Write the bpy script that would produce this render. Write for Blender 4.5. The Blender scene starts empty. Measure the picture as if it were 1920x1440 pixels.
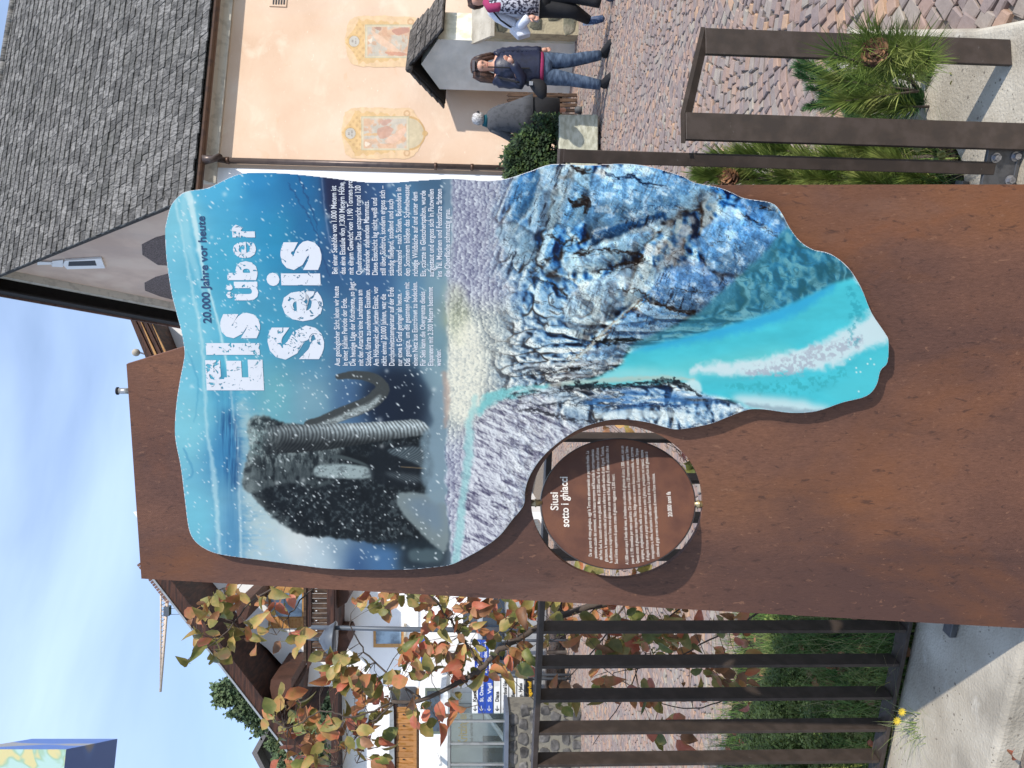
import bpy, bmesh, math, random
import numpy as np
from mathutils import Vector, Matrix
random.seed(7)
sc = bpy.context.scene; COL = sc.collection
PI = math.pi; R_ = math.radians
# ================================================================ camera, sky, sun, exposure
FPX, H = 1441., 1.62
TH, RO = math.atan(75/FPX), .0134
F = Vector((0, math.cos(TH), -math.sin(TH))); Uw = Vector((0, math.sin(TH), math.cos(TH))); Rw = Vector((1, 0, 0))
R = Rw*math.cos(RO) + Uw*math.sin(RO); U = Uw*math.cos(RO) - Rw*math.sin(RO); CAM = Vector((0, 0, H))
cd = bpy.data.cameras.new('camera'); cam = bpy.data.objects.new('camera', cd); COL.objects.link(cam)
cd.sensor_fit = 'HORIZONTAL'; cd.sensor_width = 36; cd.lens = FPX/1920*36; cd.clip_start = .05; cd.clip_end = 3000
m = Matrix(((-U.x, R.x, -F.x, CAM.x), (-U.y, R.y, -F.y, CAM.y), (-U.z, R.z, -F.z, CAM.z), (0, 0, 0, 1)))   # the phone was held upright, the picture lies on its side
cam.matrix_world = m; sc.camera = cam
SUN_AZ, SUN_EL = R_(41), R_(38)
SD = Vector((math.sin(SUN_AZ)*math.cos(SUN_EL), -math.cos(SUN_AZ)*math.cos(SUN_EL), math.sin(SUN_EL)))
sl = bpy.data.lights.new('sun', 'SUN'); sl.energy = 3.6; sl.angle = R_(.8); sl.color = (1, .93, .83)
so = bpy.data.objects.new('sun', sl); COL.objects.link(so); so.rotation_euler = (-SD).to_track_quat('-Z', 'Y').to_euler()
W = bpy.data.worlds.new('World'); sc.world = W; W.use_nodes = True; nt = W.node_tree; nt.nodes.clear(); L = nt.links
def N(t, **k):
    n = nt.nodes.new(t)
    for a, b in k.items(): setattr(n, a, b)
    return n
sky = N('ShaderNodeTexSky', sky_type='NISHITA', sun_disc=False, sun_elevation=SUN_EL, sun_rotation=PI-SUN_AZ, altitude=1000, air_density=1.0, dust_density=.6, ozone_density=1.2)
bg = N('ShaderNodeBackground'); bg.inputs[1].default_value = .15
tc = N('ShaderNodeTexCoord'); mp = N('ShaderNodeMapping'); mp.inputs['Scale'].default_value = (1.1, 1.1, 3.2); mp.inputs['Location'].default_value = (.3, .1, .55)
nz = N('ShaderNodeTexNoise'); nz.inputs['Scale'].default_value = 1.5; nz.inputs['Detail'].default_value = 7; nz.inputs['Roughness'].default_value = .5; nz.inputs['Distortion'].default_value = .3
rp = N('ShaderNodeValToRGB'); rp.color_ramp.elements[0].position = .40; rp.color_ramp.elements[1].position = .74; rp.color_ramp.elements[0].color = (.30, .30, .30, 1); rp.color_ramp.elements[1].color = (.85, .85, .85, 1)
mx = N('ShaderNodeMixRGB'); mx.inputs[2].default_value = (4.5, 5.9, 8.6, 1)
L.new(tc.outputs['Generated'], mp.inputs[0]); L.new(mp.outputs[0], nz.inputs['Vector']); L.new(nz.outputs['Fac'], rp.inputs[0]); L.new(rp.outputs[0], mx.inputs[0]); L.new(sky.outputs[0], mx.inputs[1]); L.new(mx.outputs[0], bg.inputs[0])
L.new(bg.outputs[0], N('ShaderNodeOutputWorld').inputs[0])
sc.view_settings.view_transform = 'Standard'; sc.view_settings.look = 'None'; sc.view_settings.exposure = .36; sc.view_settings.gamma = 1; sc.view_settings.use_curve_mapping = False
sc.cycles.max_bounces = 6; sc.cycles.transparent_max_bounces = 12

# ================================================================ helpers
def ray(x, y):
    u, v = 1440-y, x
    return F + R*((u-720)/FPX) - U*((v-960)/FPX)
def on(x, y, p, n):
    d = ray(x, y); return CAM + d*((p-CAM).dot(n)/d.dot(n))
def gnd(x, y, z=0): return on(x, y, Vector((0, 0, z)), Vector((0, 0, 1)))
def dep(x, y, Y): return on(x, y, Vector((0, Y, 0)), Vector((0, 1, 0)))
def lin(c): return tuple(((v/255+.055)/1.055)**2.4 if v > 10 else v/255/12.92 for v in c)
MATS = {}
def mat(name, c1, c2=None, c3=None, scale=8, rough=.75, bump=0, bscale=30, metal=0, st=(1, 1, 1), rnd=0, spec=.4, det=5, dist=0, pos=(.38, .62), transl=0, island=False, coat=0):
    if name in MATS: return MATS[name]
    m = bpy.data.materials.new(name); MATS[name] = m; m.use_nodes = True; t = m.node_tree; b = t.nodes['Principled BSDF']; k = t.links
    def n(ty, **a):
        q = t.nodes.new(ty)
        for i, j in a.items(): setattr(q, i, j)
        return q
    b.inputs['Roughness'].default_value = rough; b.inputs['Metallic'].default_value = metal; b.inputs['Specular IOR Level'].default_value = spec; b.inputs['Coat Weight'].default_value = coat
    tc = n('ShaderNodeTexCoord'); mp = n('ShaderNodeMapping'); mp.inputs['Scale'].default_value = st; k.new(tc.outputs['Object'], mp.inputs[0])
    c2 = c2 or tuple(v*.8 for v in c1); c3 = c3 or c1
    nz = n('ShaderNodeTexNoise'); nz.inputs['Scale'].default_value = scale; nz.inputs['Detail'].default_value = det; nz.inputs['Distortion'].default_value = dist; k.new(mp.outputs[0], nz.inputs['Vector'])
    r = n('ShaderNodeValToRGB'); e = r.color_ramp.elements; e[0].position, e[1].position = pos; e[0].color = (*c2, 1); e[1].color = (*c3, 1)
    q = e.new((pos[0]+pos[1])/2); q.color = (*c1, 1); k.new(nz.outputs['Fac'], r.inputs[0]); out = r.outputs[0]
    if rnd:
        oi = n('ShaderNodeObjectInfo'); ge = n('ShaderNodeNewGeometry'); ad = n('ShaderNodeMath', operation='ADD'); fr = n('ShaderNodeMath', operation='FRACT')
        k.new(oi.outputs['Random'], ad.inputs[0]); k.new(ge.outputs['Random Per Island'], ad.inputs[1]); k.new(ad.outputs[0], fr.inputs[0])
        mr = n('ShaderNodeMapRange'); mr.inputs[3].default_value = 1-rnd; mr.inputs[4].default_value = 1+rnd; k.new(fr.outputs[0], mr.inputs[0])
        hs = n('ShaderNodeHueSaturation'); k.new(mr.outputs[0], hs.inputs['Value']); k.new(out, hs.inputs['Color']); out = hs.outputs[0]
        m['rand'] = 1
    k.new(out, b.inputs['Base Color'])
    if bump:
        nb = n('ShaderNodeTexNoise'); nb.inputs['Scale'].default_value = bscale; nb.inputs['Detail'].default_value = 6; k.new(mp.outputs[0], nb.inputs['Vector'])
        bp = n('ShaderNodeBump'); bp.inputs['Strength'].default_value = 1; bp.inputs['Distance'].default_value = bump; k.new(nb.outputs['Fac'], bp.inputs['Height']); k.new(bp.outputs[0], b.inputs['Normal'])
    if transl:
        tr = n('ShaderNodeBsdfTranslucent'); k.new(out, tr.inputs[0]); ms = n('ShaderNodeMixShader'); ms.inputs[0].default_value = transl
        k.new(b.outputs[0], ms.inputs[1]); k.new(tr.outputs[0], ms.inputs[2]); k.new(ms.outputs[0], t.nodes['Material Output'].inputs[0])
    return m
def blotch(m, col, scale=2., lo=.58, hi=.75, amt=.6, st=(1, 1, 1), loc=(0, 0, 0), det=8, rough=.6, dist=.5):      # irregular stains over a material
    t = m.node_tree; b = t.nodes['Principled BSDF']; src = b.inputs['Base Color'].links[0].from_socket
    tc = t.nodes.new('ShaderNodeTexCoord'); mp = t.nodes.new('ShaderNodeMapping'); mp.inputs['Scale'].default_value = st; mp.inputs['Location'].default_value = loc; n = t.nodes.new('ShaderNodeTexNoise')
    n.inputs['Scale'].default_value = scale; n.inputs['Detail'].default_value = det; n.inputs['Roughness'].default_value = rough; n.inputs['Distortion'].default_value = dist
    r = t.nodes.new('ShaderNodeMapRange'); r.inputs[1].default_value = lo; r.inputs[2].default_value = hi; r.inputs[4].default_value = amt; x = t.nodes.new('ShaderNodeMixRGB'); x.inputs[2].default_value = (*col, 1)
    t.links.new(tc.outputs['Object'], mp.inputs[0]); t.links.new(mp.outputs[0], n.inputs['Vector']); t.links.new(n.outputs['Fac'], r.inputs[0]); t.links.new(r.outputs[0], x.inputs[0]); t.links.new(src, x.inputs[1]); t.links.new(x.outputs[0], b.inputs['Base Color']); return m
def vmat(name, rough=.4, gain=1., spec=.5):
    m = bpy.data.materials.new(name); m.use_nodes = True; t = m.node_tree; b = t.nodes['Principled BSDF']
    a = t.nodes.new('ShaderNodeAttribute'); a.attribute_name = 'print'; g = t.nodes.new('ShaderNodeMixRGB'); g.blend_type = 'MULTIPLY'; g.inputs[0].default_value = 1; g.inputs[2].default_value = (gain, gain, gain, 1)
    t.links.new(a.outputs['Color'], g.inputs[1]); t.links.new(g.outputs[0], b.inputs['Base Color']); b.inputs['Roughness'].default_value = rough; b.inputs['Specular IOR Level'].default_value = spec
    return m
def tag(o, label=None, cat=None, group=None, kind=None):
    if label: o['label'] = label
    if cat: o['category'] = cat
    if group: o['group'] = group
    if kind: o['kind'] = kind
    return o
def thing(name, loc, label, cat, group=None):
    o = bpy.data.objects.new(name, None); COL.objects.link(o); o.location = loc; o.empty_display_size = .1
    return tag(o, label, cat, group)
def wloc(o):
    v = Vector((0, 0, 0))
    while o: v += o.location; o = o.parent
    return v
def link(name, me, m, parent=None, loc=None, smooth=False):
    if m is not None and not me.materials:
        for q in (m if isinstance(m, (list, tuple)) else [m]): me.materials.append(q)
    if smooth: me.polygons.foreach_set('use_smooth', [True]*len(me.polygons))
    o = bpy.data.objects.new(name, me); COL.objects.link(o)
    if parent: o.parent = parent; o.location = (Vector(loc) if loc else Vector((0, 0, 0))) - wloc(parent)
    elif loc: o.location = loc
    return o
def mk(name, vs, fs, m, parent=None, smooth=False, loc=None, mi=None):
    me = bpy.data.meshes.new(name); me.from_pydata([tuple(v) for v in vs], [], fs)
    o = link(name, me, m, parent, loc, smooth)
    if mi: me.polygons.foreach_set('material_index', mi)
    me.update(); return o
def prism(pts, off):      # pts: closed polygon in 3D, extruded by the vector off
    n = len(pts); off = Vector(off); vs = [Vector(p) for p in pts] + [Vector(p)+off for p in pts]
    a, b, c = Vector(pts[0]), Vector(pts[1]), Vector(pts[2])
    nn = Vector((0, 0, 0))
    for i in range(n):
        p, q = Vector(pts[i]), Vector(pts[(i+1) % n]); nn += p.cross(q)
    fl = nn.dot(off) > 0
    fs = [list(range(n)), list(range(2*n-1, n-1, -1))] + [[i, i+n, (i+1) % n+n, (i+1) % n] for i in range(n)]
    return vs, ([f[::-1] for f in fs] if fl else fs)
def slab(name, px, Y, th, m, parent=None, back=(0, 1, 0)):      # outline seen at distance Y, with thickness th away from the viewer
    vs, fs = prism([dep(x, y, Y) for x, y in px], Vector(back)*th); return mk(name, vs, fs, m, parent)
def rect(x0, x1, y0, y1): return [(x0, y0), (x1, y0), (x1, y1), (x0, y1)]
def boxv(c, ax, ay, az, sx, sy, sz):
    c = Vector(c); ax, ay, az = Vector(ax)*sx/2, Vector(ay)*sy/2, Vector(az)*sz/2
    vs = [c+ax*i+ay*j+az*k for k in (-1, 1) for i, j in ((-1, -1), (1, -1), (1, 1), (-1, 1))]
    return vs, [[0, 3, 2, 1], [4, 5, 6, 7], [0, 1, 5, 4], [1, 2, 6, 5], [2, 3, 7, 6], [3, 0, 4, 7]]
def obox(name, c, ax, ay, az, sx, sy, sz, m, parent=None, bev=0):
    vs, fs = boxv(c, ax, ay, az, sx, sy, sz); o = mk(name, vs, fs, m, parent)
    if bev: bevel(o, bev)
    return o
def bevel(o, w, seg=2):
    b = o.modifiers.new('bevel', 'BEVEL'); b.width = w; b.segments = seg; b.limit_method = 'ANGLE'; b.angle_limit = R_(40); return o
X_, Y_, Z_ = Vector((1, 0, 0)), Vector((0, 1, 0)), Vector((0, 0, 1))
def frames(p):
    out = []; prev = None
    for i in range(len(p)):
        d = (p[min(i+1, len(p)-1)]-p[max(i-1, 0)]).normalized()
        if prev is None: a = d.cross(Z_ if abs(d.z) < .9 else X_).normalized()
        else: a = (prev - d*prev.dot(d)).normalized()
        prev = a; out.append((a, d.cross(a)))
    return out
def tubev(p, r, n=8, base=0):
    p = [Vector(q) for q in p]; r = r if isinstance(r, (list, tuple)) else [r]*len(p); fr = frames(p); vs, fs = [], []
    for i, q in enumerate(p):
        a, b = fr[i]
        for k in range(n): t = 2*PI*k/n; vs.append(q+(a*math.cos(t)+b*math.sin(t))*r[i])
    for i in range(len(p)-1):
        for k in range(n): fs.append([base+i*n+k, base+i*n+(k+1) % n, base+(i+1)*n+(k+1) % n, base+(i+1)*n+k])
    fs.append([base+k for k in range(n)][::-1]); fs.append([base+(len(p)-1)*n+k for k in range(n)])
    return vs, fs
def tube(name, p, r, m, parent=None, n=10, smooth=True): vs, fs = tubev(p, r, n); return mk(name, vs, fs, m, parent, smooth)
class MB:
    def __init__(s): s.v, s.f, s.mi = [], [], []
    def add(s, vf, mi=0):
        b = len(s.v); s.v += vf[0]; s.f += [[i+b for i in f] for f in vf[1]]; s.mi += [mi]*len(vf[1]); return s
    def build(s, name, m, parent=None, smooth=False): return mk(name, s.v, s.f, m, parent, smooth, mi=s.mi if any(s.mi) else None)
def grid_print(name, X, Y, I, keep, fn, m, parent):      # printed colours on a fine sheet; fn maps picture pixels to the surface
    a, b = X.shape; idx = -np.ones(a*b, np.int64); q = keep[:-1, :-1] & keep[1:, :-1] & keep[:-1, 1:] & keep[1:, 1:]
    i, j = np.nonzero(q); f = np.stack([i*b+j, (i+1)*b+j, (i+1)*b+j+1, i*b+j+1], 1)
    us = np.unique(f); idx[us] = np.arange(len(us)); f = idx[f]
    xs, ys = X.ravel()[us], Y.ravel()[us]; P = fn(xs, ys); C = I.reshape(-1, 3)[us]
    C = np.where(C > .04045, ((C+.055)/1.055)**2.4, C/12.92)
    me = bpy.data.meshes.new(name); me.vertices.add(len(P)); me.vertices.foreach_set('co', P.astype(np.float32).ravel())
    me.loops.add(f.size); me.loops.foreach_set('vertex_index', f.astype(np.int32).ravel()); me.polygons.add(len(f)); me.polygons.foreach_set('loop_start', np.arange(0, f.size, 4, dtype=np.int32))
    me.update(calc_edges=True); at = me.color_attributes.new('print', 'FLOAT_COLOR', 'POINT'); at.data.foreach_set('color', np.concatenate([C, np.ones((len(C), 1))], 1).astype(np.float32).ravel())
    return link(name, me, m, parent)
def planefn(p, n, lift=0):
    Fv, Rv, Uv, n_ = [np.array(q) for q in (F, R, U, n)]; c = np.array(CAM); k = float((p-CAM).dot(n))
    def g(xs, ys):
        d = Fv[None]+np.outer((1440-ys-720)/FPX, Rv)-np.outer((xs-960)/FPX, Uv); return c+d*(k/(d@n_))[:, None]-n_*lift
    return g
tcu = bpy.data.curves.new('txt', 'FONT'); tob = bpy.data.objects.new('txt', tcu)
def textmesh(s, bold=.0, thick=0):
    tcu.body = s; tcu.size = 1; tcu.offset = bold; tcu.resolution_u = 3; tcu.fill_mode = 'FRONT'; COL.objects.link(tob)
    dg = bpy.context.evaluated_depsgraph_get(); me = bpy.data.meshes.new_from_object(tob.evaluated_get(dg)); COL.objects.unlink(tob)
    return me
def ptext(name, s, p0, p1, cap, m, fn, parent, bold=.012, width=None):
    me = textmesh(s, bold); me.materials.clear(); co = np.empty(len(me.vertices)*3, np.float32); me.vertices.foreach_get('co', co); co = co.reshape(-1, 3)
    w = width or co[:, 0].max(); p0, p1 = np.array(p0, float), np.array(p1, float)
    px = p0+(p1-p0)*(co[:, 0:1]/w)+np.array([-1, 0.])*(co[:, 1:2]/.70*cap)
    P = fn(px[:, 0], px[:, 1]); me.vertices.foreach_set('co', P.astype(np.float32).ravel()); me.update(); return link(name, me, m, parent)
def glyph(name, s, x0, x1, y0, y1, m, fn, parent, bold=.05, slant=.055):      # one letter fitted to its place
    me = textmesh(s, bold); me.materials.clear(); co = np.empty(len(me.vertices)*3, np.float32); me.vertices.foreach_get('co', co); co = co.reshape(-1, 3)
    a, b = co[:, :2].min(0), co[:, :2].max(0); t = (co[:, :2]-a)/(b-a); yy = y0+(y1-y0)*t[:, 0]; xx = x1+(x0-x1)*t[:, 1]+(yy-(y0+y1)/2)*slant
    P = fn(xx, yy); me.vertices.foreach_set('co', P.astype(np.float32).ravel()); me.update(); return link(name, me, m, parent)
def holed(name, outer, hole, th, m, parent):      # flat sheet with a hole, outlines as 3D points; thickness away from the viewer
    o = outer[0]; n = (outer[len(outer)//3]-o).cross(outer[2*len(outer)//3]-o).normalized()
    if n.dot(CAM-o) < 0: n = -n
    ax = Z_.cross(n).normalized(); ay = n.cross(ax); Mx = Matrix((ax, ay, n)).transposed().to_4x4(); Mx.translation = o; inv = Mx.inverted()
    cu = bpy.data.curves.new(name, 'CURVE'); cu.dimensions = '2D'; cu.fill_mode = 'BOTH'; cu.extrude = th/2
    for lp in (outer, hole):
        s = cu.splines.new('POLY'); s.points.add(len(lp)-1); s.use_cyclic_u = True
        for i, p in enumerate(lp): q = inv@p; s.points[i].co = (q.x, q.y, 0, 1)
    ob = bpy.data.objects.new('tmp', cu); COL.objects.link(ob); dg = bpy.context.evaluated_depsgraph_get(); me = bpy.data.meshes.new_from_object(ob.evaluated_get(dg)); bpy.data.objects.remove(ob)
    me.transform(Mx@Matrix.Translation((0, 0, -th/2))); me.materials.clear(); return link(name, me, m, parent)
# ---------------------------------------------------------------- the printed picture (painted with numpy in panel pixels)
OUT = [(350,359),(387,353),(410,343),(437,330),(467,324),(533,325),(606,332),(682,341),(734,342),(789,338),(848,335),(905,339),(947,336),(992,322),(1036,308),(1103,310),(1167,307),(1215,312),(1279,330),(1301,342),(1346,351),(1372,361),(1397,372),(1445,380),(1464,397),(1480,426),(1500,452),(1525,468),(1557,476),(1589,500),(1614,538),(1634,586),(1659,624),(1666,640),(1664,679),(1651,695),(1643,723),(1624,743),(1579,755),(1531,771),(1483,774),(1435,768),(1404,768),(1372,779),(1340,792),(1317,798),(1273,805),(1247,801),(1215,792),(1167,786),(1129,790),(1087,804),(1049,828),(1017,857),(995,889),(985,918),(982,947),(960,975),(937,1004),(905,1028),(873,1046),(848,1058),(819,1063),(753,1068),(632,1067),(572,1061),(481,1049),(421,1041),(390,1032),(366,1015),(354,991),(347,940),(339,876),(330,831),(328,801),(331,755),(338,710),(344,680),(346,658),(340,621),(331,587),(321,546),(312,483),(310,433),(312,417),(320,387),(333,370)]
def smooth_loop(p, n=4):
    p = np.array(p, float); m = len(p); out = []
    for i in range(m):
        a, b, c, d = p[i-1], p[i], p[(i+1) % m], p[(i+2) % m]
        for k in range(n):
            t = k / n
            out.append(.5 * (2*b + (c-a)*t + (2*a-5*b+4*c-d)*t*t + (3*b-a-3*c+d)*t**3))
    return np.array(out)
def smooth_line(p, n=6):
    p = [np.array(q, float) for q in p]; p = [2*p[0]-p[1]] + p + [2*p[-1]-p[-2]]; out = []
    for i in range(1, len(p)-2):
        a, b, c, d = p[i-1:i+3]
        for k in range(n):
            t = k / n
            out.append(.5 * (2*b + (c-a)*t + (2*a-5*b+4*c-d)*t*t + (3*b-a-3*c+d)*t**3))
    out.append(p[-2]); return np.array(out)
def hsh(i, j, s):
    h = (i.astype(np.int64) * 374761393 + j.astype(np.int64) * 668265263 + s * 982451653) & 0xffffffff
    h = ((h ^ (h >> 13)) * 1274126177) & 0xffffffff
    return ((h ^ (h >> 16)) & 0xffff) / 65535.
def vn(x, y, s=0):
    i = np.floor(x); j = np.floor(y); f = x - i; g = y - j
    f = f*f*(3-2*f); g = g*g*(3-2*g)
    a, b, c, d = hsh(i, j, s), hsh(i+1, j, s), hsh(i, j+1, s), hsh(i+1, j+1, s)
    return (a*(1-f)+b*f)*(1-g) + (c*(1-f)+d*f)*g
def fbm(x, y, s=0, o=4):
    r = 0; w = .5; t = 0
    for k in range(o):
        r = r + w*vn(x*2**k, y*2**k, s+k); t += w; w *= .55
    return r / t
def voro(x, y, s):
    i0 = np.floor(x); j0 = np.floor(y)
    f1 = np.full(x.shape, 9.); f2 = f1.copy(); cx = np.zeros(x.shape); cy = cx.copy(); cid = cx.copy()
    for a in (-1, 0, 1):
        for b in (-1, 0, 1):
            i, j = i0+a, j0+b
            px = i + .1 + .8*hsh(i, j, s); py = j + .1 + .8*hsh(i, j, s+7)
            d = np.hypot(x-px, y-py); m = d < f1
            f2 = np.where(m, f1, np.minimum(f2, d))
            cx = np.where(m, x-px, cx); cy = np.where(m, y-py, cy); cid = np.where(m, hsh(i, j, s+13), cid)
            f1 = np.where(m, d, f1)
    return f1, f2, cx, cy, cid
def sst(a, b, x):
    t = np.clip((x-a)/(b-a), 0, 1); return t*t*(3-2*t)
def inside(X, Y, p):
    r = np.zeros(X.shape, bool); n = len(p)
    for k in range(n):
        x0, y0 = p[k-1]; x1, y1 = p[k]
        if y0 == y1: continue
        c = ((Y < y0) != (Y < y1)) & (X < (x1-x0)*(Y-y0)/(y1-y0)+x0)
        r ^= c
    return r
def blur(m, r):
    r = int(round(r))
    if r < 1: return m
    for ax in (0, 1, 0, 1):
        pw = [(0, 0), (0, 0)]; pw[ax] = (r+1, r); c = np.cumsum(np.pad(m, pw, mode='edge'), axis=ax)
        n = m.shape[ax]
        m = (np.take(c, range(2*r+1, 2*r+1+n), axis=ax) - np.take(c, range(0, n), axis=ax)) / (2*r+1)
    return m
STEP = 1.4
def paint():
    gx = np.arange(306, 1672, STEP); gy = np.arange(302, 1074, STEP)
    X, Y = np.meshgrid(gx, gy, indexing='ij')
    I = np.zeros(X.shape + (3,))
    def lay(col, a):
        col = np.array(col, float) if not isinstance(col, np.ndarray) or col.ndim == 1 else col
        I[:] = I*(1-a[..., None]) + col*a[..., None]
    def box(p, pad):
        p = np.array(p); x0, y0 = p.min(0)-pad; x1, y1 = p.max(0)+pad
        return slice(max(0, int((x0-306)/STEP)), max(0, int((x1-306)/STEP)+2)), slice(max(0, int((y0-302)/STEP)), max(0, int((y1-302)/STEP)+2))
    def pm(p, soft=2, sm=True, rough=0, rs=8):
        q = smooth_loop(p) if sm else np.array(p, float)
        s = box(q, soft*3+rough+4); m = np.zeros(X.shape)
        xx, yy = X[s], Y[s]
        if rough: xx = xx + rough*(fbm(xx/rs, yy/rs, 91)-.5)*2; yy = yy + rough*(fbm(xx/rs, yy/rs, 95)-.5)*2
        m[s] = blur(inside(xx, yy, q).astype(float), soft/STEP)
        return m
    def sm_(p, w, soft=1.5, rough=0, rs=10):
        q = smooth_line(p); n = len(q); W = np.interp(np.linspace(0, 1, n), np.linspace(0, 1, len(w)), w)
        s = box(q, max(w)+soft+rough+3); m = np.zeros(X.shape); xx, yy = X[s], Y[s]
        if rough: xx = xx + rough*(fbm(xx/rs, yy/rs, 61)-.5)*2; yy = yy + rough*(fbm(xx/rs, yy/rs, 67)-.5)*2
        best = np.full(xx.shape, 1e3)
        for k in range(n-1):
            a, b = q[k], q[k+1]; d = b-a; L = max(d@d, 1e-9)
            t = np.clip(((xx-a[0])*d[0]+(yy-a[1])*d[1])/L, 0, 1)
            best = np.minimum(best, np.hypot(xx-a[0]-t*d[0], yy-a[1]-t*d[1]) - (W[k]*(1-t)+W[k+1]*t))
        m[s] = 1-sst(-soft, soft, best); return m
    # -- sky of the print: colours at control points, blended smoothly
    cp = [(330,400,118,200,228),(350,620,110,195,225),(345,800,120,200,225),(360,980,105,190,220),(420,340,70,175,225),(430,500,64,172,215),(430,700,78,178,215),(430,850,50,128,185),(440,1010,90,155,200),
          (500,330,40,140,205),(520,450,38,150,205),(520,620,60,160,205),(520,740,105,180,200),(490,900,170,195,205),(500,1040,170,205,228),(560,330,30,120,190),(580,430,32,120,185),(585,640,70,150,195),(590,740,125,175,200),
          (560,1000,225,232,240),(590,960,240,244,250),(600,1050,190,215,235),(630,350,42,62,118),(630,480,46,92,150),(640,640,75,125,175),(660,740,70,110,160),(660,1050,40,80,140),(640,1020,150,180,205),
          (700,360,55,100,160),(700,520,52,98,156),(720,640,66,112,164),(730,740,44,68,112),(720,1050,70,120,180),(760,400,80,140,190),(770,560,95,150,195),(770,690,100,150,190),(770,760,50,62,80),(780,1055,60,85,110),
          (820,360,70,110,150),(830,450,110,150,190),(830,540,130,170,195),(830,640,120,165,190),(830,720,130,165,185),(830,860,130,160,185),(830,1000,120,140,160),(860,600,180,180,150)]
    wx = X + 26*(fbm(X/90, Y/90, 3)-.5); wy = Y + 40*(fbm(X/90, Y/90, 5)-.5)
    num = 0; den = 0
    for x, y, r, g, b in cp:
        w = 1/(((wx-x)/1.)**2+((wy-y)/1.5)**2+500)**1.7
        num = num + w[..., None]*np.array([r, g, b], float); den = den + w
    I[:] = num/den[..., None]
    I *= (1+.10*(fbm(X/60, Y/26, 11, 5)-.5))[..., None]
    # curved glassy ice bands at the top
    lay((195,228,240), .55*sm_([(322,345),(338,420),(352,500),(378,640),(388,800),(402,900),(412,1040)], [3,2,2,3,2.4,5,3], 3, 3))
    lay((215,238,246), .75*sm_([(350,352),(362,400),(384,520),(400,570),(425,680),(436,760),(446,850),(452,1050)], [7,5,2.5,2,2,1.5,2,2], 3, 2))
    lay((160,215,235), .5*sm_([(345,362),(350,440),(372,520),(390,560)], [5,7,5,2], 4, 3))
    lay((60,140,190), .5*sm_([(345,840),(362,885),(350,900)], [2,2,1], 2, 3)); lay((60,150,195), .4*sm_([(352,660),(372,720),(365,790)], [1,2,1], 2, 3))
    m = pm([(414,790),(432,770),(446,810),(450,890),(440,920),(424,880)], 5, rough=6); st = fbm(X/3, Y/60, 21, 4)
    lay((18,62,120), .8*m*sst(.3,.6,st))
    lay((35,105,165), .45*pm([(395,700),(440,720),(450,900),(452,1045),(425,1040),(420,880)], 6, rough=5)*st)
    lay((185,205,210), .6*pm([(442,700),(456,860),(458,1050),(500,1055),(520,960),(470,880),(462,760)], 8, rough=8)*sst(.25,.7,fbm(X/12, Y/4, 25, 4)))
    # dark wedge right
    m = pm([(604,325),(612,400),(628,450),(655,480),(700,440),(740,325)], 5, sm=False, rough=5); lay((34,34,70), .8*m*(1-.9*sst(606, 720, X)))
    lay((30,60,120), .5*sm_([(560,330),(575,370),(598,430)], [1.5,2,1], 1.5, 6)); lay((30,60,120), .5*sm_([(540,345),(590,430),(618,520)], [1,1.5,1], 1.5, 6))
    lay((150,170,215), .5*sm_([(603,330),(616,440),(640,520)], [1.2,1.5,1], 2, 2))
    # storm cloud behind the trunk
    lay((20,30,52), .9*pm([(680,715),(720,690),(770,690),(800,730),(805,800),(760,830),(700,800)], 16, rough=18, rs=30))
    lay((150,185,205), .6*pm([(780,660),(800,640),(830,690),(838,740),(812,735),(790,700)], 4, rough=5))
    lay((28,36,44), .75*pm([(745,1060),(770,1010),(830,1000),(840,1062),(790,1067)], 10, rough=10))
    g_ = I.mean(-1, keepdims=True); I[:] = np.clip((I*.88+g_*.12)*(1.0-.10*sst(420, 640, X)[..., None]), 0, 255)
    # -- mammoth
    fur = fbm(X/5, Y/5, 31, 4); furL = fbm(X/9, Y/2.6, 33, 4)
    body = pm([(466,905),(455,880),(462,905),(480,938),(505,962),(540,990),(575,1003),(640,1010),(700,1018),(760,1018),(806,1020),(800,880),(800,800),(700,800),(560,800),(500,830),(470,870)], 2, rough=5, rs=5)
    lay((20,24,28), body); lay((74,84,90), body*sst(.46,.72,fur)*.75); lay((8,10,12), body*sst(.45,.7,fbm(X/14, Y/30, 35))*.6)
    head = pm([(456,912),(458,880),(468,840),(464,800),(472,782),(486,778),(506,782),(525,792),(560,795),(600,800),(640,815),(640,890),(590,915),(540,905),(500,915),(472,925)], 2, rough=3, rs=5)
    lay((58,66,70), head); lay((146,158,162), head*sst(.40,.68,fbm(X/3.2, Y/8, 37, 4))*(1-sst(470,600,X)*.3)*(1-sst(840,890,Y)*.8))
    lay((18,22,25), head*sst(.5,.72,fbm(X/9, Y/16, 39))*.8); lay((190,206,210), .42*pm([(446,760),(462,755),(480,800),(478,900),(500,950),(560,1000),(560,1030),(500,1010),(456,940)], 9, rough=7)*sst(.2,.6,fbm(X/14,Y/8,352)))
    lay((160,190,195), .45*pm([(456,800),(470,775),(500,775),(500,830),(470,860)], 7, rough=4)*sst(.2,.6,fur))
    lay((24,30,34), .8*pm([(470,800),(480,784),(515,786),(518,798),(495,806)], 2, rough=3, rs=5)*sst(.35,.6,fur))
    # far tusk (long curl) and far leg strips
    tus = [(580,797),(612,788),(640,776),(668,766),(694,754),(712,738),(718,728),(708,714),(690,706),(664,703),(634,706)]
    m = sm_(tus, [10,12,13,13.5,14,14,12,10,9,8,5], 1.6, 1, 6); lay((62,66,68), m)
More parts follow.
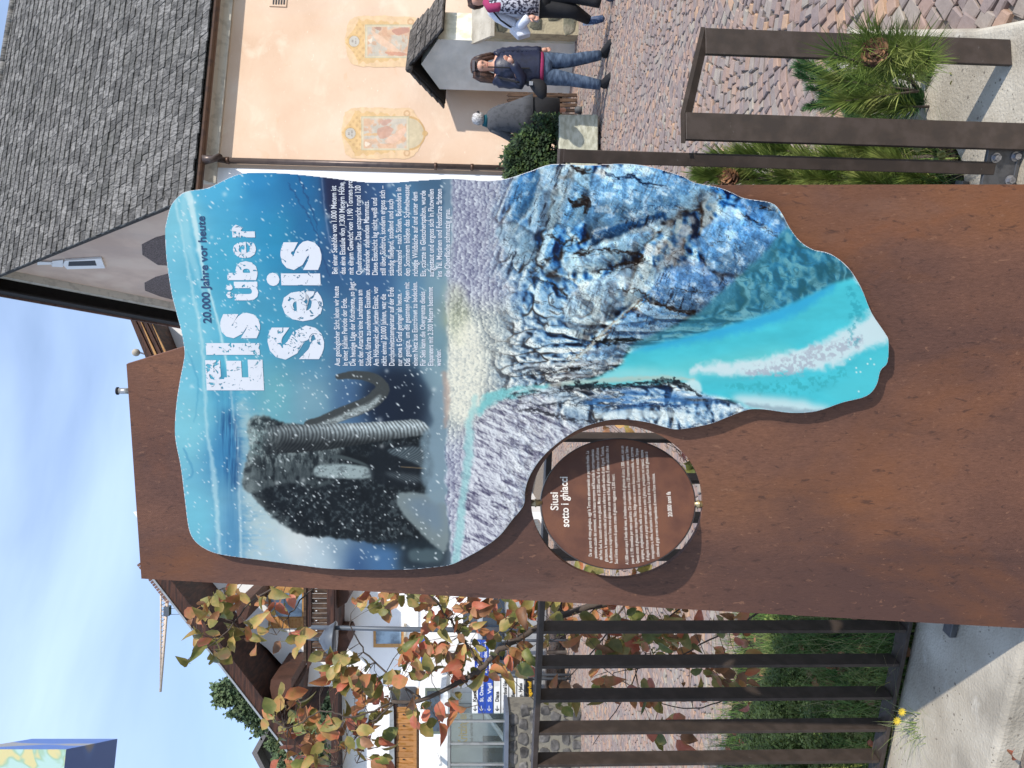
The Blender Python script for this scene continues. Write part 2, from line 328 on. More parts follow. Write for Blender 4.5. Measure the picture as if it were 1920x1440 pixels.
    m2 = sm_([(600,798),(640,784),(668,772),(696,759),(712,744)], [4,6,7,6,3], 4); lay((160,172,178), m2*m*sst(.1,.5,furL)); lay((70,76,80), m*.4*sst(.5,.7,fbm(X/3, Y/3, 41)))
    # trunk
    tr = [(500,825),(560,822),(620,818),(680,812),(740,806),(780,802),(798,806)]; m = sm_(tr, [26,26,24,20,17,16,9], 1.6, 1)
    ring = .5+.5*np.sin((X + 10*((Y-815)/22.)**2 + 5*vn(X/14, Y/14, 43))*2*np.pi/7.2)
    sh = np.clip(1.05-np.abs(Y-(806-.03*(X-500)))/27., 0, 1)
    g = (50 + 170*sh*sst(520,700,X) + 95*sh*(1-sst(520,700,X)))*(.55+.45*ring)*(.8+.4*fbm(X/5, Y/5, 44))
    lay(np.stack([g*.93, g*1.0, g*1.05], -1), m*sst(480,540,X))
    # near tusk, legs
    m = pm([(588,882),(600,872),(650,870),(690,876),(702,886),(690,896),(640,897),(596,893)], 1.6, rough=1); lay((150,166,172), m); lay((90,100,106), m*.7*sst(.5,.7,fbm(X/5, Y/4, 47)))
    lay((16,18,20), .9*pm([(640,862),(700,872),(715,884),(700,860),(660,850),(640,845)], 3)); lay((70,80,84), sm_([(620,857),(640,857),(672,866),(698,876)], [2,4,3,1], 2)*.9)
    lay((20,24,30), .85*pm([(700,840),(800,840),(802,905),(705,905)], 3)); lay((92,106,116), pm([(730,842),(790,838),(802,862),(800,880),(770,866),(735,852)], 2, rough=2)*(.4+.6*ring))
    lay((88,98,106), .8*pm([(720,886),(780,890),(790,902),(760,904)], 3)*(.5+.5*ring)); lay((180,150,110), .6*sm_([(752,875),(798,878)], [.8,.8], 1)*1.)
    lay((30,40,48), .8*pm([(640,1010),(700,1018),(806,1010),(830,1045),(740,1030)], 6, rough=5))
    # ice floes at the feet
    lay((128,142,148), .92*pm([(742,936),(748,925),(775,922),(800,926),(835,925),(838,1030),(806,1016),(775,985),(750,955)], 2, rough=3)); lay((100,125,155), .5*pm([(760,940),(800,935),(830,950),(825,1000),(790,975)], 8, rough=6))
    lay((126,150,168), .9*pm([(800,930),(790,880),(798,850),(785,830),(800,805),(812,790),(805,770),(812,740),(838,730),(842,930)], 2.5, rough=5, rs=14)*(.75+.25*fur))
    lay((90,110,120), .7*pm([(764,1040),(780,1030),(825,1030),(830,1050),(780,1055)], 3, rough=4))
    # -- glacier
    hz = 838 + 8*(fbm(Y/40, X*0, 51)-.5)*2 + 10*sst(560,330,Y) + 6*sst(940,1040,Y)
    gm = sst(-3, 5, X-hz)
    dx = np.maximum(X-800, 6.); u = np.log(dx)*3.1; v = (Y-690)/dx*3.1 + .8*u*0
    wu = u + .42*(fbm(X/34, Y/34, 53, 3)-.5)*2*sst(820,1000,X); wv = v + .42*(fbm(X/34, Y/34, 57, 3)-.5)*2
    def layer(sc, sd, strk):
        f1, f2, cx, cy, cid = voro(wu*sc, wv*sc*.62, sd)
        e = f2-f1; sh = .62 + .45*(-cx*.95 + cy*.35) + .22*(cid-.5)
        return e, sh, cid
    # relief of ice blocks, lit from the upper left, crevices filled with grit
    def rdg(a, b, sd, o=5):
        r = 0; w = 1; t = 0; k = 1.
        for q in range(o): n = 1-np.abs(2*vn(a*k, b*k, sd+q)-1); r = r+w*n*n; t += w; w *= .52; k *= 2.03
        return r/t
    dn = np.maximum(X-812, 8.)                     # blocks grow towards the viewer
    an = -.25+.85*sst(780, 560, Y); lu = np.log(dn)*4.0; lv = (Y-700)/np.maximum(dn, 40)*4.0
    cu = lu*np.cos(an)-lv*np.sin(an); cv = lu*np.sin(an)+lv*np.cos(an)
    cu = cu+.5*(fbm(X/46, Y/46, 53, 3)-.5)*2; cv = cv+.5*(fbm(X/46, Y/46, 57, 3)-.5)*2
    f1, f2, px_, py_, cid = voro(cu*.75, cv*.42, 101); e1 = f2-f1
    g1, g2, qx_, qy_, cid2 = voro(cu*1.7+.3*vn(X/9,Y/9,7), cv*.9, 111); e2 = g2-g1
    r1 = rdg(cu*1.2, cv*.55, 151); r2 = rdg(cu*3.1, cv*1.5, 161); r3 = rdg(cu*1.0, cv*5.5, 171)
    sz = .075*dn+3
    bg_ = sst(930, 1090, X)*sst(770, 690, Y); Hh = sz*(1.25*np.minimum(e1, .36)/.36*(.6+.6*cid)+(.42-.18*bg_)*np.minimum(e2, .4)/.4+.5*r1+(.22-.15*bg_)*r2+(.10-.05*bg_)*r3+(.10-.055*bg_)*fbm(X/5., Y/5., 181, 4)+.8*bg_*(-px_*.7+py_*.5)*np.minimum(e1*4, 1))
    gx_, gy_ = np.gradient(blur(Hh, 1), STEP); sh = np.clip(.58+.46*(gx_*1.0-gy_*.35), 0, 1)   # rises towards the light
    sh = np.clip(sh+.25*(fbm(X/3, Y/3, 191, 4)-.5), 0, 1)
    big = sst(900, 1080, X); val = 1-sst(.0, .10, e1); val2 = 1-sst(.0, .09, e2)
    bl = np.clip(.85*sst(800, 440, Y)*sst(870, 1040, X)+.9*(fbm(X/70, Y/70, 75)-.5)+.3*(cid-.5)+.2*sst(1100,1300,X), 0, 1)[..., None]
    c0 = np.array([30,34,46.])*(1-bl)+np.array([8,32,74.])*bl; c1 = np.array([104,132,162.])*(1-bl)+np.array([36,104,178.])*bl; c2 = np.array([186,206,222.])*(1-bl)+np.array([108,172,224.])*bl; c3 = np.array([240,247,250.])*(1-bl)+np.array([186,222,244.])*bl
    t = sh[..., None]; G = np.where(t < .35, c0+(c1-c0)*(t/.35), np.where(t < .68, c1+(c2-c1)*((t-.35)/.33), c2+(c3-c2)*((t-.68)/.32)))
    cr = np.clip(val*sst(.30,.55,fbm(X/26, Y/26, 77))*.95+val2*.65*sst(.42,.6,fbm(X/22,Y/22,78)), 0, 1)[..., None]*sst(860,960,X)[..., None]; G = G*(1-cr)+np.array([38,32,32.])*cr
    # far field: fine mauve, cream and white crumbs
    f1, f2, cx, cy, cid = voro(X/7.5+fbm(X/9,Y/9,79), Y/4.6, 131); fa = (1-sst(905, 990, X + 50*(fbm(X/50,Y/50,81)-.5)))
    mau = sst(600, 540, Y)+sst(780, 860, Y)
    crumb = np.clip(.55+.8*(-cx)+.3*(cid-.5)+.5*(fbm(X/16,Y/10,83)-.5), 0, 1)[..., None]
    FA = (np.array([98,98,130.])*mau[..., None] + np.array([120,130,140.])*(1-mau[..., None]))*(1-crumb) + (np.array([214,220,236.])*mau[..., None]+np.array([238,240,232.])*(1-mau[..., None]))*crumb
    lay(G, gm); lay(FA, gm*fa*.92)
    # lower left: bumpy mauve white field
    f1, f2, cx, cy, cid = voro((X*.9+Y*.43)/13+2.2*fbm(X/14,Y/14,85), (-X*.43+Y*.9)/9+2.2*fbm(X/14,Y/14,87), 141)
    H2 = 9*rdg((X*.9+Y*.43)/44+.6*fbm(X/40,Y/40,85), (-X*.43+Y*.9)/24+.6*fbm(X/40,Y/40,86), 601)+2.5*np.minimum(f2-f1, .5)+2.2*fbm(X/6, Y/6, 603, 4); h1, h2 = np.gradient(H2, STEP); c = np.clip(.66+.42*h1-.25*h2, 0, 1)[..., None]**.9; c = np.clip((c-.5)*1.25+.6, 0, 1); c = np.clip(c-.55*sst(.55,.7,fbm((X*.9+Y*.43)/26, (-X*.43+Y*.9)/7, 611, 4))[..., None], 0, 1); FB = np.array([66,62,92.])*(1-c)+np.array([228,232,244.])*c
    lay(FB, gm*pm([(900,770),(1010,740),(1060,790),(1120,800),(1000,900),(980,960),(930,1040),(860,1060),(862,900)], 12, rough=14, rs=30)*.85)
    lay((96,96,134), gm*.2*pm([(850,330),(900,330),(905,500),(870,560),(845,480)], 8, rough=10)*sst(.4,.6,fbm(X/7,Y/14,92)))
    lay((190,215,235), .5*pm([(1140,790),(1150,760),(1330,745),(1400,765),(1330,800),(1220,800)], 6, rough=4)*sst(.35,.7,fbm(X/5,Y/22,93,4)))
    lay((206,208,160), .35*pm([(838,535),(866,540),(880,590),(872,650),(848,640),(838,590)], 7, rough=9)); lay((60,70,60), .35*pm([(848,560),(870,560),(876,600),(856,610)], 4, rough=6)*sst(.45,.6,fur))
    lay((242,240,228), .8*pm([(846,640),(880,600),(905,640),(905,740),(880,790),(842,780),(840,700)], 7, rough=8)*(.55+.45*sst(.35,.6,fbm(X/4,Y/3,94))))
    lay((178,150,140), .6*sm_([(833,700),(838,745),(835,800)], [5,6,3], 4, 3)); lay((160,175,190), .4*sm_([(838,300),(842,480),(838,560)], [8,9,5], 6, 5))
    # teal melt streams
    lay((150,208,214), .5*sm_([(892,745),(880,800),(878,860),(868,930),(862,1000),(852,1060)], [5,7,8,7,8,6], 4, 4)); lay((120,196,204), .6*sm_([(900,770),(918,748),(950,738),(1000,728),(1030,722)], [6,10,10,6,3], 5, 5))
    lay((120,196,204), .7*sm_([(900,770),(918,748),(950,738),(1000,728),(1030,722)], [6,9,9,6,3], 5, 6)); lay((150,208,214), .38*sm_([(892,765),(880,800),(878,860),(868,930),(862,1000),(852,1060)], [4,6,7,5,7,5], 5, 7))
    # -- big blocks
    def block(p, col, dk=.35, s=1):
        P = np.array(p, float); q = P-P.mean(0); w_, v_ = np.linalg.eigh(q.T@q); ax = v_[:, 0]*(1 if v_[0, 0] > 0 else -1); wd = np.abs(q@ax).max()
        lay((26,28,38), .6*pm(P+ax*wd*.12, 2, sm=False, rough=8, rs=12)*(1-pm(P, 2, sm=False, rough=7, rs=18)))
        g = ((X-P[:, 0].mean())*ax[0]+(Y-P[:, 1].mean())*ax[1])/wd + .6*(fbm(X/20, Y/20, 230+s)-.5)
        m = pm(p, 1.2, sm=False, rough=7, rs=18); n = fbm(X/13, Y/13, 200+s, 5); n2 = fbm((X+Y*.4)/3, (Y-X*.4)/22, 210+s, 4); n3 = fbm(X/3, Y/3, 240+s, 3)
        c = np.array(col, float)*(.98-.34*g)[..., None]*(.66+.5*n+.4*(n2-.5)+.22*(n3-.5))[..., None]; c = c+(np.array([238,246,250.])-c)*(.5*sst(-.45,-.95,g)+.42*sst(.54,.7,n))[..., None]
        lay(c, m*(.82 if col[2]-col[0] > 95 else .62)); lay((26,32,48), m*np.clip(dk*sst(.54,.68,n2)*sst(.45,.6,fbm(X/26,Y/26,220+s))+.6*sst(.5,1.,g)*sst(.35,.6,n2), 0, 1))
    def crack(p, w, c=(34,30,32), a=.9): lay(c, a*sm_(p, [v*.75 for v in w], 1.2, 7, 7)*(.55+.45*sst(.35,.55,fbm(X/6,Y/3,351)))); lay(c, .7*sm_([(q[0]+5, q[1]+4) for q in p], [v*.3 for v in w], 1., 8, 9))
    def light(p, w, c=(226,240,248), a=.8): lay(c, a*sm_(p, w, 2.5, 3, 12))
    block([(960,335),(1010,318),(1012,355),(985,400),(962,420),(955,380)], (62,128,190), .6, 1); block([(1015,315),(1070,312),(1075,350),(1040,420),(1000,440),(990,410)], (168,198,220), .9, 2)
    block([(1072,330),(1108,314),(1115,380),(1100,400),(1060,440),(1045,415)], (120,172,214), .3, 3); block([(1112,330),(1120,312),(1210,311),(1280,332),(1340,356),(1290,395),(1190,430),(1110,450),(1095,410)], (112,170,222), .4, 4)
    block([(1112,432),(1180,412),(1280,390),(1262,412),(1160,446),(1104,462)], (32,80,132), .9, 5); block([(1050,500),(1080,470),(1150,448),(1240,412),(1245,428),(1190,480),(1120,505),(1060,515)], (168,206,232), .3, 6)
    block([(1056,600),(1060,560),(1110,520),(1140,515),(1200,520),(1208,550),(1150,590),(1090,640)], (176,206,228), .4, 7); block([(1140,515),(1180,488),(1230,500),(1245,520),(1210,548)], (188,212,228), .2, 8)
    block([(1212,552),(1240,510),(1290,485),(1325,500),(1380,505),(1380,560),(1310,590),(1240,570)], (100,150,206), .7, 9); block([(1310,470),(1318,430),(1372,385),(1420,420),(1470,440),(1440,480),(1390,515),(1330,505)], (106,168,228), .35, 10)
    block([(1376,380),(1390,370),(1445,384),(1478,428),(1460,440),(1400,400)], (96,160,226), .3, 11); block([(930,430),(960,415),(1000,440),(1010,480),(985,500),(945,480)], (150,186,212), .8, 12)
    block([(1120,640),(1210,565),(1300,585),(1230,630),(1180,650),(1130,655)], (88,132,176), .8, 13); block([(1085,655),(1180,650),(1160,680),(1130,700),(1080,715),(1060,690)], (122,160,196), .7, 14)
    crack([(1070,312),(1090,320),(1108,318)], [3,7,2]); crack([(1064,372),(1078,385),(1098,374),(1095,400)], [3,8,9,3]); crack([(1135,325),(1160,332),(1185,330),(1200,342),(1250,350)], [1.5,4,4,3,1], (14,34,66))
    crack([(1170,395),(1230,388),(1290,380)], [.8,.9,.7], (30,60,100)); crack([(1110,462),(1080,478),(1130,468),(1200,478),(1190,490),(1120,510)], [2,3,2,4,5,2]); crack([(1030,440),(1060,455),(1080,440)], [3,5,2])
    crack([(1150,545),(1190,542),(1210,552)], [1,2.5,2]); crack([(1210,560),(1240,572),(1300,588)], [1,4,4]); crack([(1210,555),(1180,580),(1110,640),(1060,690),(1020,705)], [2,2,1.5,1,1], (96,72,52)); light([(1200,560),(1150,605),(1100,655),(1040,702)], [1.5,2.5,3,2], (190,205,210), .7)
    crack([(1110,632),(1130,640),(1180,636),(1210,640)], [1,6,4,1], (22,30,38)); crack([(1060,470),(1020,490),(990,520)], [1,2,1]); crack([(1000,520),(1040,535),(1065,560)], [1,3,1])
    crack([(1390,400),(1430,425),(1455,440)], [.8,1.2,.7]); crack([(1380,515),(1440,530),(1500,520)], [1.5,2.5,1], (30,60,80)); crack([(1428,388),(1444,392)], [3,3]); crack([(1250,540),(1300,545),(1350,552)], [.6,.9,.6])
    crack([(1265,385),(1290,392),(1300,380)], [.8,.8,.8]);
    # brown knobbly cluster
    lay((50,48,52), .35*pm([(1255,415),(1290,372),(1325,360),(1345,380),(1330,420),(1300,450),(1285,500),(1235,505),(1225,480),(1250,450)], 3, rough=9, rs=16))
    for x, y, r, cc in [(1262,404,11,(170,205,230)),(1250,430,10,(190,205,212)),(1292,378,13,(150,198,232)),(1286,432,10,(200,205,210)),(1240,455,9,(196,200,204)),(1268,470,11,(170,176,182)),(1222,470,11,(206,214,222)),(1298,410,7,(176,190,200)),(1306,356,9,(150,200,236)),(1335,368,10,(170,205,232)),(1258,488,9,(190,198,206)),(1308,455,8,(120,170,215)),(1240,496,8,(180,200,216)),(1276,450,6,(190,190,190))]:
        r = r*1.25; m = pm([(x-r,y-r*.7),(x+r*.6,y-r),(x+r*1.2,y+r*.4),(x,y+r),(x-r,y+r*.5)], 1.2, sm=False, rough=9, rs=9); lay(np.array(cc)*.95, m*.6); lay((40,34,34), .6*m*sst(x, x+r*1.2, X)*sst(.35,.65,fur))
    # slate streaks left of the pool
    for k in range(46):
        h = [float(hsh(np.array(k), np.array(j), 300)) for j in range(5)]
        x = 930+h[0]*230; y = 690+h[1]*80; L = 30+70*h[2]; sl = -.25+.35*h[3]
        crack([(x, y), (x+L*.5, y+sl*L*.4-4), (x+L, y+sl*L)], [.5, 1+2.4*h[4], .4], (30,34,44), .8); light([(x, y-5), (x+L*.5, y-9+sl*L*.4), (x+L, y-4+sl*L)], [.5, 2+1.5*h[2], .5], (206,216,226), .5)
    # crisp surface detail: grain, veins and thin crevices
    gz = sst(900, 960, X)*gm; d1 = fbm(X/2., Y/2., 501, 3)-.5; I[:] = I*(1+.34*gz*d1)[..., None]
    for sx, sy, an, sd, th, dk in ((22, 7, .55, 511, .018, .4), (34, 9, -.35, 517, .014, .4), (60, 20, .3, 529, .012, .7)):
        c, s_ = np.cos(an), np.sin(an); n = fbm((X*c+Y*s_)/sx, (-X*s_+Y*c)/sy, sd, 4); ve = 1-sst(0, th, np.abs(n-.5)); lay((30,30,38), ve*dk*gz*sst(.42,.58,fbm(X/30,Y/30,sd+3)))
    n = fbm((X*.85+Y*.53)/16, (-X*.53+Y*.85)/3.2, 541, 5); lay((232,242,248), .22*gz*sst(.60,.72,n)*sst(.40,.62,fbm(X/40,Y/30,545))); lay((24,28,40), .2*gz*sst(.40,.30,n)*sst(.45,.62,fbm(X/36,Y/28,549)))
    gl = (gz*sst(1000,1100,X)*sst(760,700,Y))[..., None]; mu = np.array([96,140,182.]); I[:] = I*(1-gl)+np.clip(mu+(I-mu)*1.25, 0, 255)*gl
    # -- pool
    lay((54,132,156), .72*pm([(1174,656),(1209,633),(1260,612),(1308,586),(1345,552),(1384,519),(1440,465),(1484,425),(1560,470),(1600,500),(1585,540),(1467,580),(1324,628),(1212,652)], 2.5, rough=4))
    lay((30,84,100), .45*pm([(1230,632),(1330,590),(1450,540),(1560,480),(1540,540),(1440,575),(1320,612)], 8, rough=8)*sst(.4,.65,fbm((X+Y)/20,(X-Y)/30,301,4)))
    pool = pm([(1050,721),(1110,710),(1160,688),(1190,655),(1324,622),(1467,577),(1579,526),(1612,535),(1680,620),(1680,700),(1640,780),(1440,775),(1370,748),(1330,742),(1300,728),(1270,716),(1140,724)], 3, rough=3)
    pc = np.array([74,194,214.])*np.ones(X.shape)[..., None]; pc = pc*(.93+.14*fbm(X/50,Y/22,303,4))[..., None]
    lay(pc, pool); lay((40,150,220), .55*pool*sm_([(1190,655),(1324,628),(1467,583),(1560,535)], [4,10,16,8], 10, 6)); lay((120,205,206), .55*pool*pm([(1180,690),(1330,670),(1470,650),(1480,690),(1300,700),(1150,712)], 12, rough=8))
    lay((165,220,226), .6*pool*pm([(1015,716),(1120,700),(1180,690),(1290,700),(1300,725),(1200,715),(1050,722)], 6, rough=5)); lay((196,190,178), .55*sm_([(1030,722),(1130,714),(1240,708),(1300,712)], [3,5,4,2], 3, 3))
    lay((214,228,238), .9*pool*sm_([(1300,692),(1400,688),(1480,680),(1547,664),(1600,636),(1650,610)], [7,14,22,24,26,30], 9, 12, 18)); lay((168,176,196), .75*pool*sm_([(1400,700),(1480,686),(1547,662),(1602,640)], [5,18,16,12], 5, 14, 10)*sst(.42,.55,fbm(X/5,Y/5,305,4)))
    lay((58,166,180), .6*pool*sm_([(1370,728),(1440,728),(1520,720),(1580,700)], [6,10,14,8], 5, 14, 10)*sst(.45,.58,fbm(X/6,Y/6,307,4))); lay((46,150,172), .5*pool*sm_([(1590,540),(1602,580),(1600,640)], [6,12,8], 5, 12, 10)*sst(.45,.58,fbm(X/6,Y/6,309,4)))
    lay((90,205,222), .5*pool*pm([(1540,740),(1600,700),(1660,660),(1670,720),(1600,760)], 10)); lay((210,232,240), .8*pm([(1278,728),(1295,712),(1312,718),(1315,736),(1300,740)], 2))
    lay((222,230,238), .8*pool*pm([(1372,746),(1440,742),(1560,764),(1500,780),(1420,770)], 5, rough=6)); lay((130,150,168), .6*pool*sm_([(1400,758),(1470,768),(1540,772)], [3,5,3], 4, 4))
    # dark line above the lower ice tongue, and tongue
    lay((60,120,190), .7*pm([(1100,742),(1200,728),(1300,742),(1370,752),(1330,760),(1180,770),(1110,768)], 6, rough=7)*sst(.3,.6,fbm(X/24,Y/5,311,4)))
    crack([(1055,727),(1090,722),(1150,722),(1215,716),(1263,716),(1295,730),(1315,742)], [3,7,3,4,7,5,1], (14,18,26)); crack([(1140,762),(1220,758),(1290,762)], [1,3,.8], (20,40,80)); crack([(1250,797),(1300,798),(1350,785)], [1,2,.7], (24,44,80))
    crack([(960,768),(1010,770),(1070,785),(1120,790)], [1,4,3,1], (34,34,44), .8); light([(1120,780),(1180,776),(1300,778)], [5,9,3], (220,236,244), .6)
    # -- snow
    rng = np.random.default_rng(5); ns = 1500
    for k in range(ns):
        x, y = rng.uniform(320, 835), rng.uniform(315, 1066)
        if x > 800 and rng.random() < .5: continue
        r = rng.choice([.7, 1., 1.4, 2.], p=[.45, .33, .17, .05]); L = r*rng.uniform(.8, 3.2) if r < 2 else r*.6
        if y < 430 and x < 600 and rng.random() < .4: continue
        i, j = int((x-306)/STEP), int((y-302)/STEP); s = (slice(max(i-4, 0), i+5), slice(max(j-4, 0), j+5))
        ex = (X[s]-x)*.75+(Y[s]-y)*.66; ey = -(X[s]-x)*.66+(Y[s]-y)*.75
        a = (rng.uniform(.35, .95)*np.clip(1.3-np.hypot(ex/(L+.6), ey/(r+.35)), 0, 1))[..., None]
        I[s] = I[s]*(1-a)+np.array([228,238,248.])*a
    for k in range(26):
        x, y, r = rng.uniform(330, 830), rng.uniform(330, 1060), rng.uniform(3, 5.5)
        s = box([(x, y)], 8); a = (.45*np.exp(-((X[s]-x)**2+(Y[s]-y)**2)/(r*r)))[..., None]; I[s] = I[s]*(1-a)+np.array([235,243,250.])*a
    for k in range(9):
        x, y = rng.uniform(1590, 1655), rng.uniform(650, 745); s = box([(x, y)], 5); a = (.8*np.clip(1.5-np.hypot(X[s]-x, Y[s]-y)/1.6, 0, 1))[..., None]; I[s] = I[s]*(1-a)+245*a
    return X, Y, np.clip(I, 0, 255)/255.
# ================================================================ materials
M = {}
M['corten'] = mat('corten_steel', (.178, .082, .052), (.122, .060, .044), (.215, .094, .050), scale=2.2, rough=.62, bump=.0006, bscale=260, st=(1, 1, .45), det=9, pos=(.38, .62), spec=.28)
def streaky(m, amt=.5, fine=90, orange=True):
    t = m.node_tree; b = t.nodes['Principled BSDF']; src = b.inputs['Base Color'].links[0].from_socket
    tc = t.nodes.new('ShaderNodeTexCoord'); mp = t.nodes.new('ShaderNodeMapping'); mp.inputs['Scale'].default_value = (fine, fine, fine*.30); t.links.new(tc.outputs['Object'], mp.inputs[0])
    n = t.nodes.new('ShaderNodeTexNoise'); n.inputs['Scale'].default_value = 1.; n.inputs['Detail'].default_value = 6; n.inputs['Roughness'].default_value = .7; t.links.new(mp.outputs[0], n.inputs['Vector'])
    r = t.nodes.new('ShaderNodeMapRange'); r.inputs[1].default_value = .3; r.inputs[2].default_value = .7; r.inputs[3].default_value = 1-amt; r.inputs[4].default_value = 1+amt; t.links.new(n.outputs['Fac'], r.inputs[0])
    h = t.nodes.new('ShaderNodeHueSaturation'); t.links.new(src, h.inputs['Color']); t.links.new(r.outputs[0], h.inputs['Value']); out = h.outputs[0]
    if orange:
        n2 = t.nodes.new('ShaderNodeTexNoise'); n2.inputs['Scale'].default_value = 3.1; n2.inputs['Detail'].default_value = 8; n2.inputs['Roughness'].default_value = .62; n2.inputs['Distortion'].default_value = .8; mp2 = t.nodes.new('ShaderNodeMapping'); mp2.inputs['Scale'].default_value = (1, 1, .7); mp2.inputs['Location'].default_value = (3, 1, 7)
        t.links.new(tc.outputs['Object'], mp2.inputs[0]); t.links.new(mp2.outputs[0], n2.inputs['Vector']); r2 = t.nodes.new('ShaderNodeValToRGB'); r2.color_ramp.elements[0].position = .58; r2.color_ramp.elements[1].position = .85; r2.color_ramp.elements[1].color = (.55, .55, .55, 1)
        x = t.nodes.new('ShaderNodeMixRGB'); x.inputs[2].default_value = (.27, .085, .022, 1); t.links.new(n2.outputs['Fac'], r2.inputs[0]); t.links.new(r2.outputs[0], x.inputs[0]); t.links.new(out, x.inputs[1]); out = x.outputs[0]
    t.links.new(out, b.inputs['Base Color'])
streaky(M['corten'], .20, 210)
blotch(M['corten'], (.088, .046, .038), 1.3, .48, .62, .75, (1, 1, .8)); blotch(M['corten'], (.22, .13, .10), 5, .58, .78, .5, (1, 1, .35), (5, 2, 1)); blotch(M['corten'], (.27, .098, .03), 1.9, .54, .72, .6, (1, 1, .45), (9, 3, 2)); blotch(M['corten'], (.07, .04, .034), 9, .56, .72, .45, (1, 1, .12), (2, 8, 1)); blotch(M['corten'], (.05, .028, .024), 75, .60, .70, .6, (1, 1, .4), det=3); blotch(M['corten'], (.30, .15, .09), 95, .64, .72, .5, (1, 1, .5), (3, 3, 3), 3)
M['disc'] = mat('disc_corten', (.115, .045, .027), (.088, .034, .022), (.14, .055, .03), scale=16, rough=.6, bump=.0004, bscale=400, det=8)
M['white_edge'] = mat('white_edge', (.72, .74, .76), rough=.4)
M['ink_white'] = mat('white_lettering', (.70, .71, .75), (.66, .68, .72), rough=.45)
M['ink_navy'] = mat('navy_lettering', (.03, .07, .16), rough=.45)
M['cream_ink'] = mat('cream_lettering', (.72, .66, .60), rough=.6)
M['brass'] = mat('brass_pin', (.5, .38, .2), (.3, .22, .12), rough=.35, metal=.8)
M['paint'] = mat('dark_brown_paint', (.048, .035, .028), (.040, .030, .025), (.058, .043, .036), scale=24, rough=.55, bump=.0002, bscale=300, spec=.35)
M['galv'] = mat('grey_bracket_steel', (.12, .12, .125), (.09, .09, .095), scale=40, rough=.4, metal=.5)
M['bolt'] = mat('galvanised_bolt', (.42, .42, .44), (.25, .25, .27), scale=60, rough=.35, metal=.8)
M['conc'] = mat('concrete', (.43, .385, .31), (.31, .275, .22), (.52, .475, .39), scale=5, rough=.9, bump=.0035, bscale=110, det=10, pos=(.32, .66))
M['planter'] = mat('planter_concrete', (.46, .45, .34), (.36, .35, .26), (.55, .54, .43), scale=9, rough=.9, bump=.006, bscale=30, st=(1, 1, 2.2))
M['fresco_wall'] = mat('peach_render', (.67, .49, .355), (.61, .425, .295), (.71, .55, .42), scale=.9, rough=.95, bump=.004, bscale=14, det=10, pos=(.30, .70))
M['gable'] = mat('gable_render', (.62, .47, .375), (.55, .41, .33), (.66, .52, .42), scale=1.3, rough=.95, bump=.003, bscale=14)
M['white_render'] = mat('white_render', (.80, .80, .80), (.76, .76, .765), scale=2, rough=.9, bump=.002, bscale=20)
M['grey_and_shaded_render'] = mat('grey_and_shaded_render', (.64, .59, .51), (.57, .53, .46), (.70, .65, .57), scale=3, rough=.95, bump=.012, bscale=9)  # pillar front's shade is mixed into this colour; chalet base uses it as plain grey
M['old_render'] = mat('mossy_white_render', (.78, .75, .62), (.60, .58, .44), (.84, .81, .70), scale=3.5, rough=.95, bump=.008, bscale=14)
M['cove'] = mat('pale_cove', (.60, .57, .50), rough=.9)
M['gutter'] = mat('brown_gutter', (.10, .055, .035), (.07, .04, .03), rough=.4, metal=.3)
M['pipe'] = mat('dark_downpipe', (.10, .075, .065), (.075, .055, .05), rough=.38, metal=.35)
M['shingle'] = mat('weathered_shingle', (.118, .112, .105), (.062, .06, .057), (.175, .168, .158), scale=9, rough=.9, bump=.004, bscale=40, rnd=.42, st=(4, 1, 1))
M['shingle_under'] = mat('shingle_dark', (.05, .045, .04), rough=.9)
M['slate'] = mat('pillar_tile', (.075, .068, .062), (.045, .042, .04), (.12, .11, .10), scale=20, rough=.8, bump=.004, rnd=.4)
M['black_wood'] = mat('black_soffit', (.022, .018, .016), rough=.9)
M['red_tile'] = mat('far_roof_tile', (.16, .09, .07), rough=.85, rnd=.3)
M['dark_wood'] = mat('dark_brown_wood', (.042, .016, .010), (.022, .009, .006), (.065, .025, .014), scale=3, rough=.7, bump=.004, st=(1, 1, 9), rnd=.15)
M['red_wood'] = mat('reddish_beam_wood', (.075, .03, .017), (.05, .02, .011), scale=5, rough=.7, bump=.003)
M['old_wood'] = mat('weathered_board', (.065, .036, .021), (.035, .019, .012), (.10, .058, .034), scale=6, rough=.8, bump=.003, st=(4, 1, 1), rnd=.35)
M['pine_wood'] = mat('honey_board', (.42, .20, .07), (.32, .14, .025), scale=5, rough=.6, st=(5, 1, 1), rnd=.15)
M['orange_wood'] = mat('orange_window_wood', (.45, .24, .08), (.36, .17, .05), scale=12, rough=.5)
M['glass'] = mat('window_glass', (.10, .14, .19), (.05, .07, .10), (.28, .38, .48), scale=2.5, rough=.08, spec=.8)
M['dark'] = mat('dark_opening', (.02, .02, .024), rough=.6)
M['navy_glass'] = mat('dark_blue_glass', (.03, .045, .07), (.015, .02, .03), rough=.12, spec=.8)
M['green_frame'] = mat('dull_green_frame', (.10, .12, .09), rough=.5)
M['metal_lt'] = mat('light_metal', (.42, .41, .39), rough=.35, metal=.6)
M['lamp'] = mat('lamp_grey', (.10, .115, .135), (.08, .09, .11), rough=.45, metal=.2)
M['sign_white'] = mat('sign_white', (.78, .78, .76), rough=.5); M['sign_blue'] = mat('sign_blue', (.03, .08, .42), rough=.45); M['sign_black'] = mat('sign_black', (.018, .018, .02), rough=.5)
M['yellow'] = mat('yellow_lettering', (.85, .50, .03), rough=.5); M['ink_black'] = mat('black_lettering', (.02, .02, .022), rough=.5)
M['rubble'] = mat('rubble_stone', (.10, .095, .09), (.055, .052, .05), (.17, .16, .15), scale=7, rough=.9, bump=.012, bscale=18, rnd=.35)
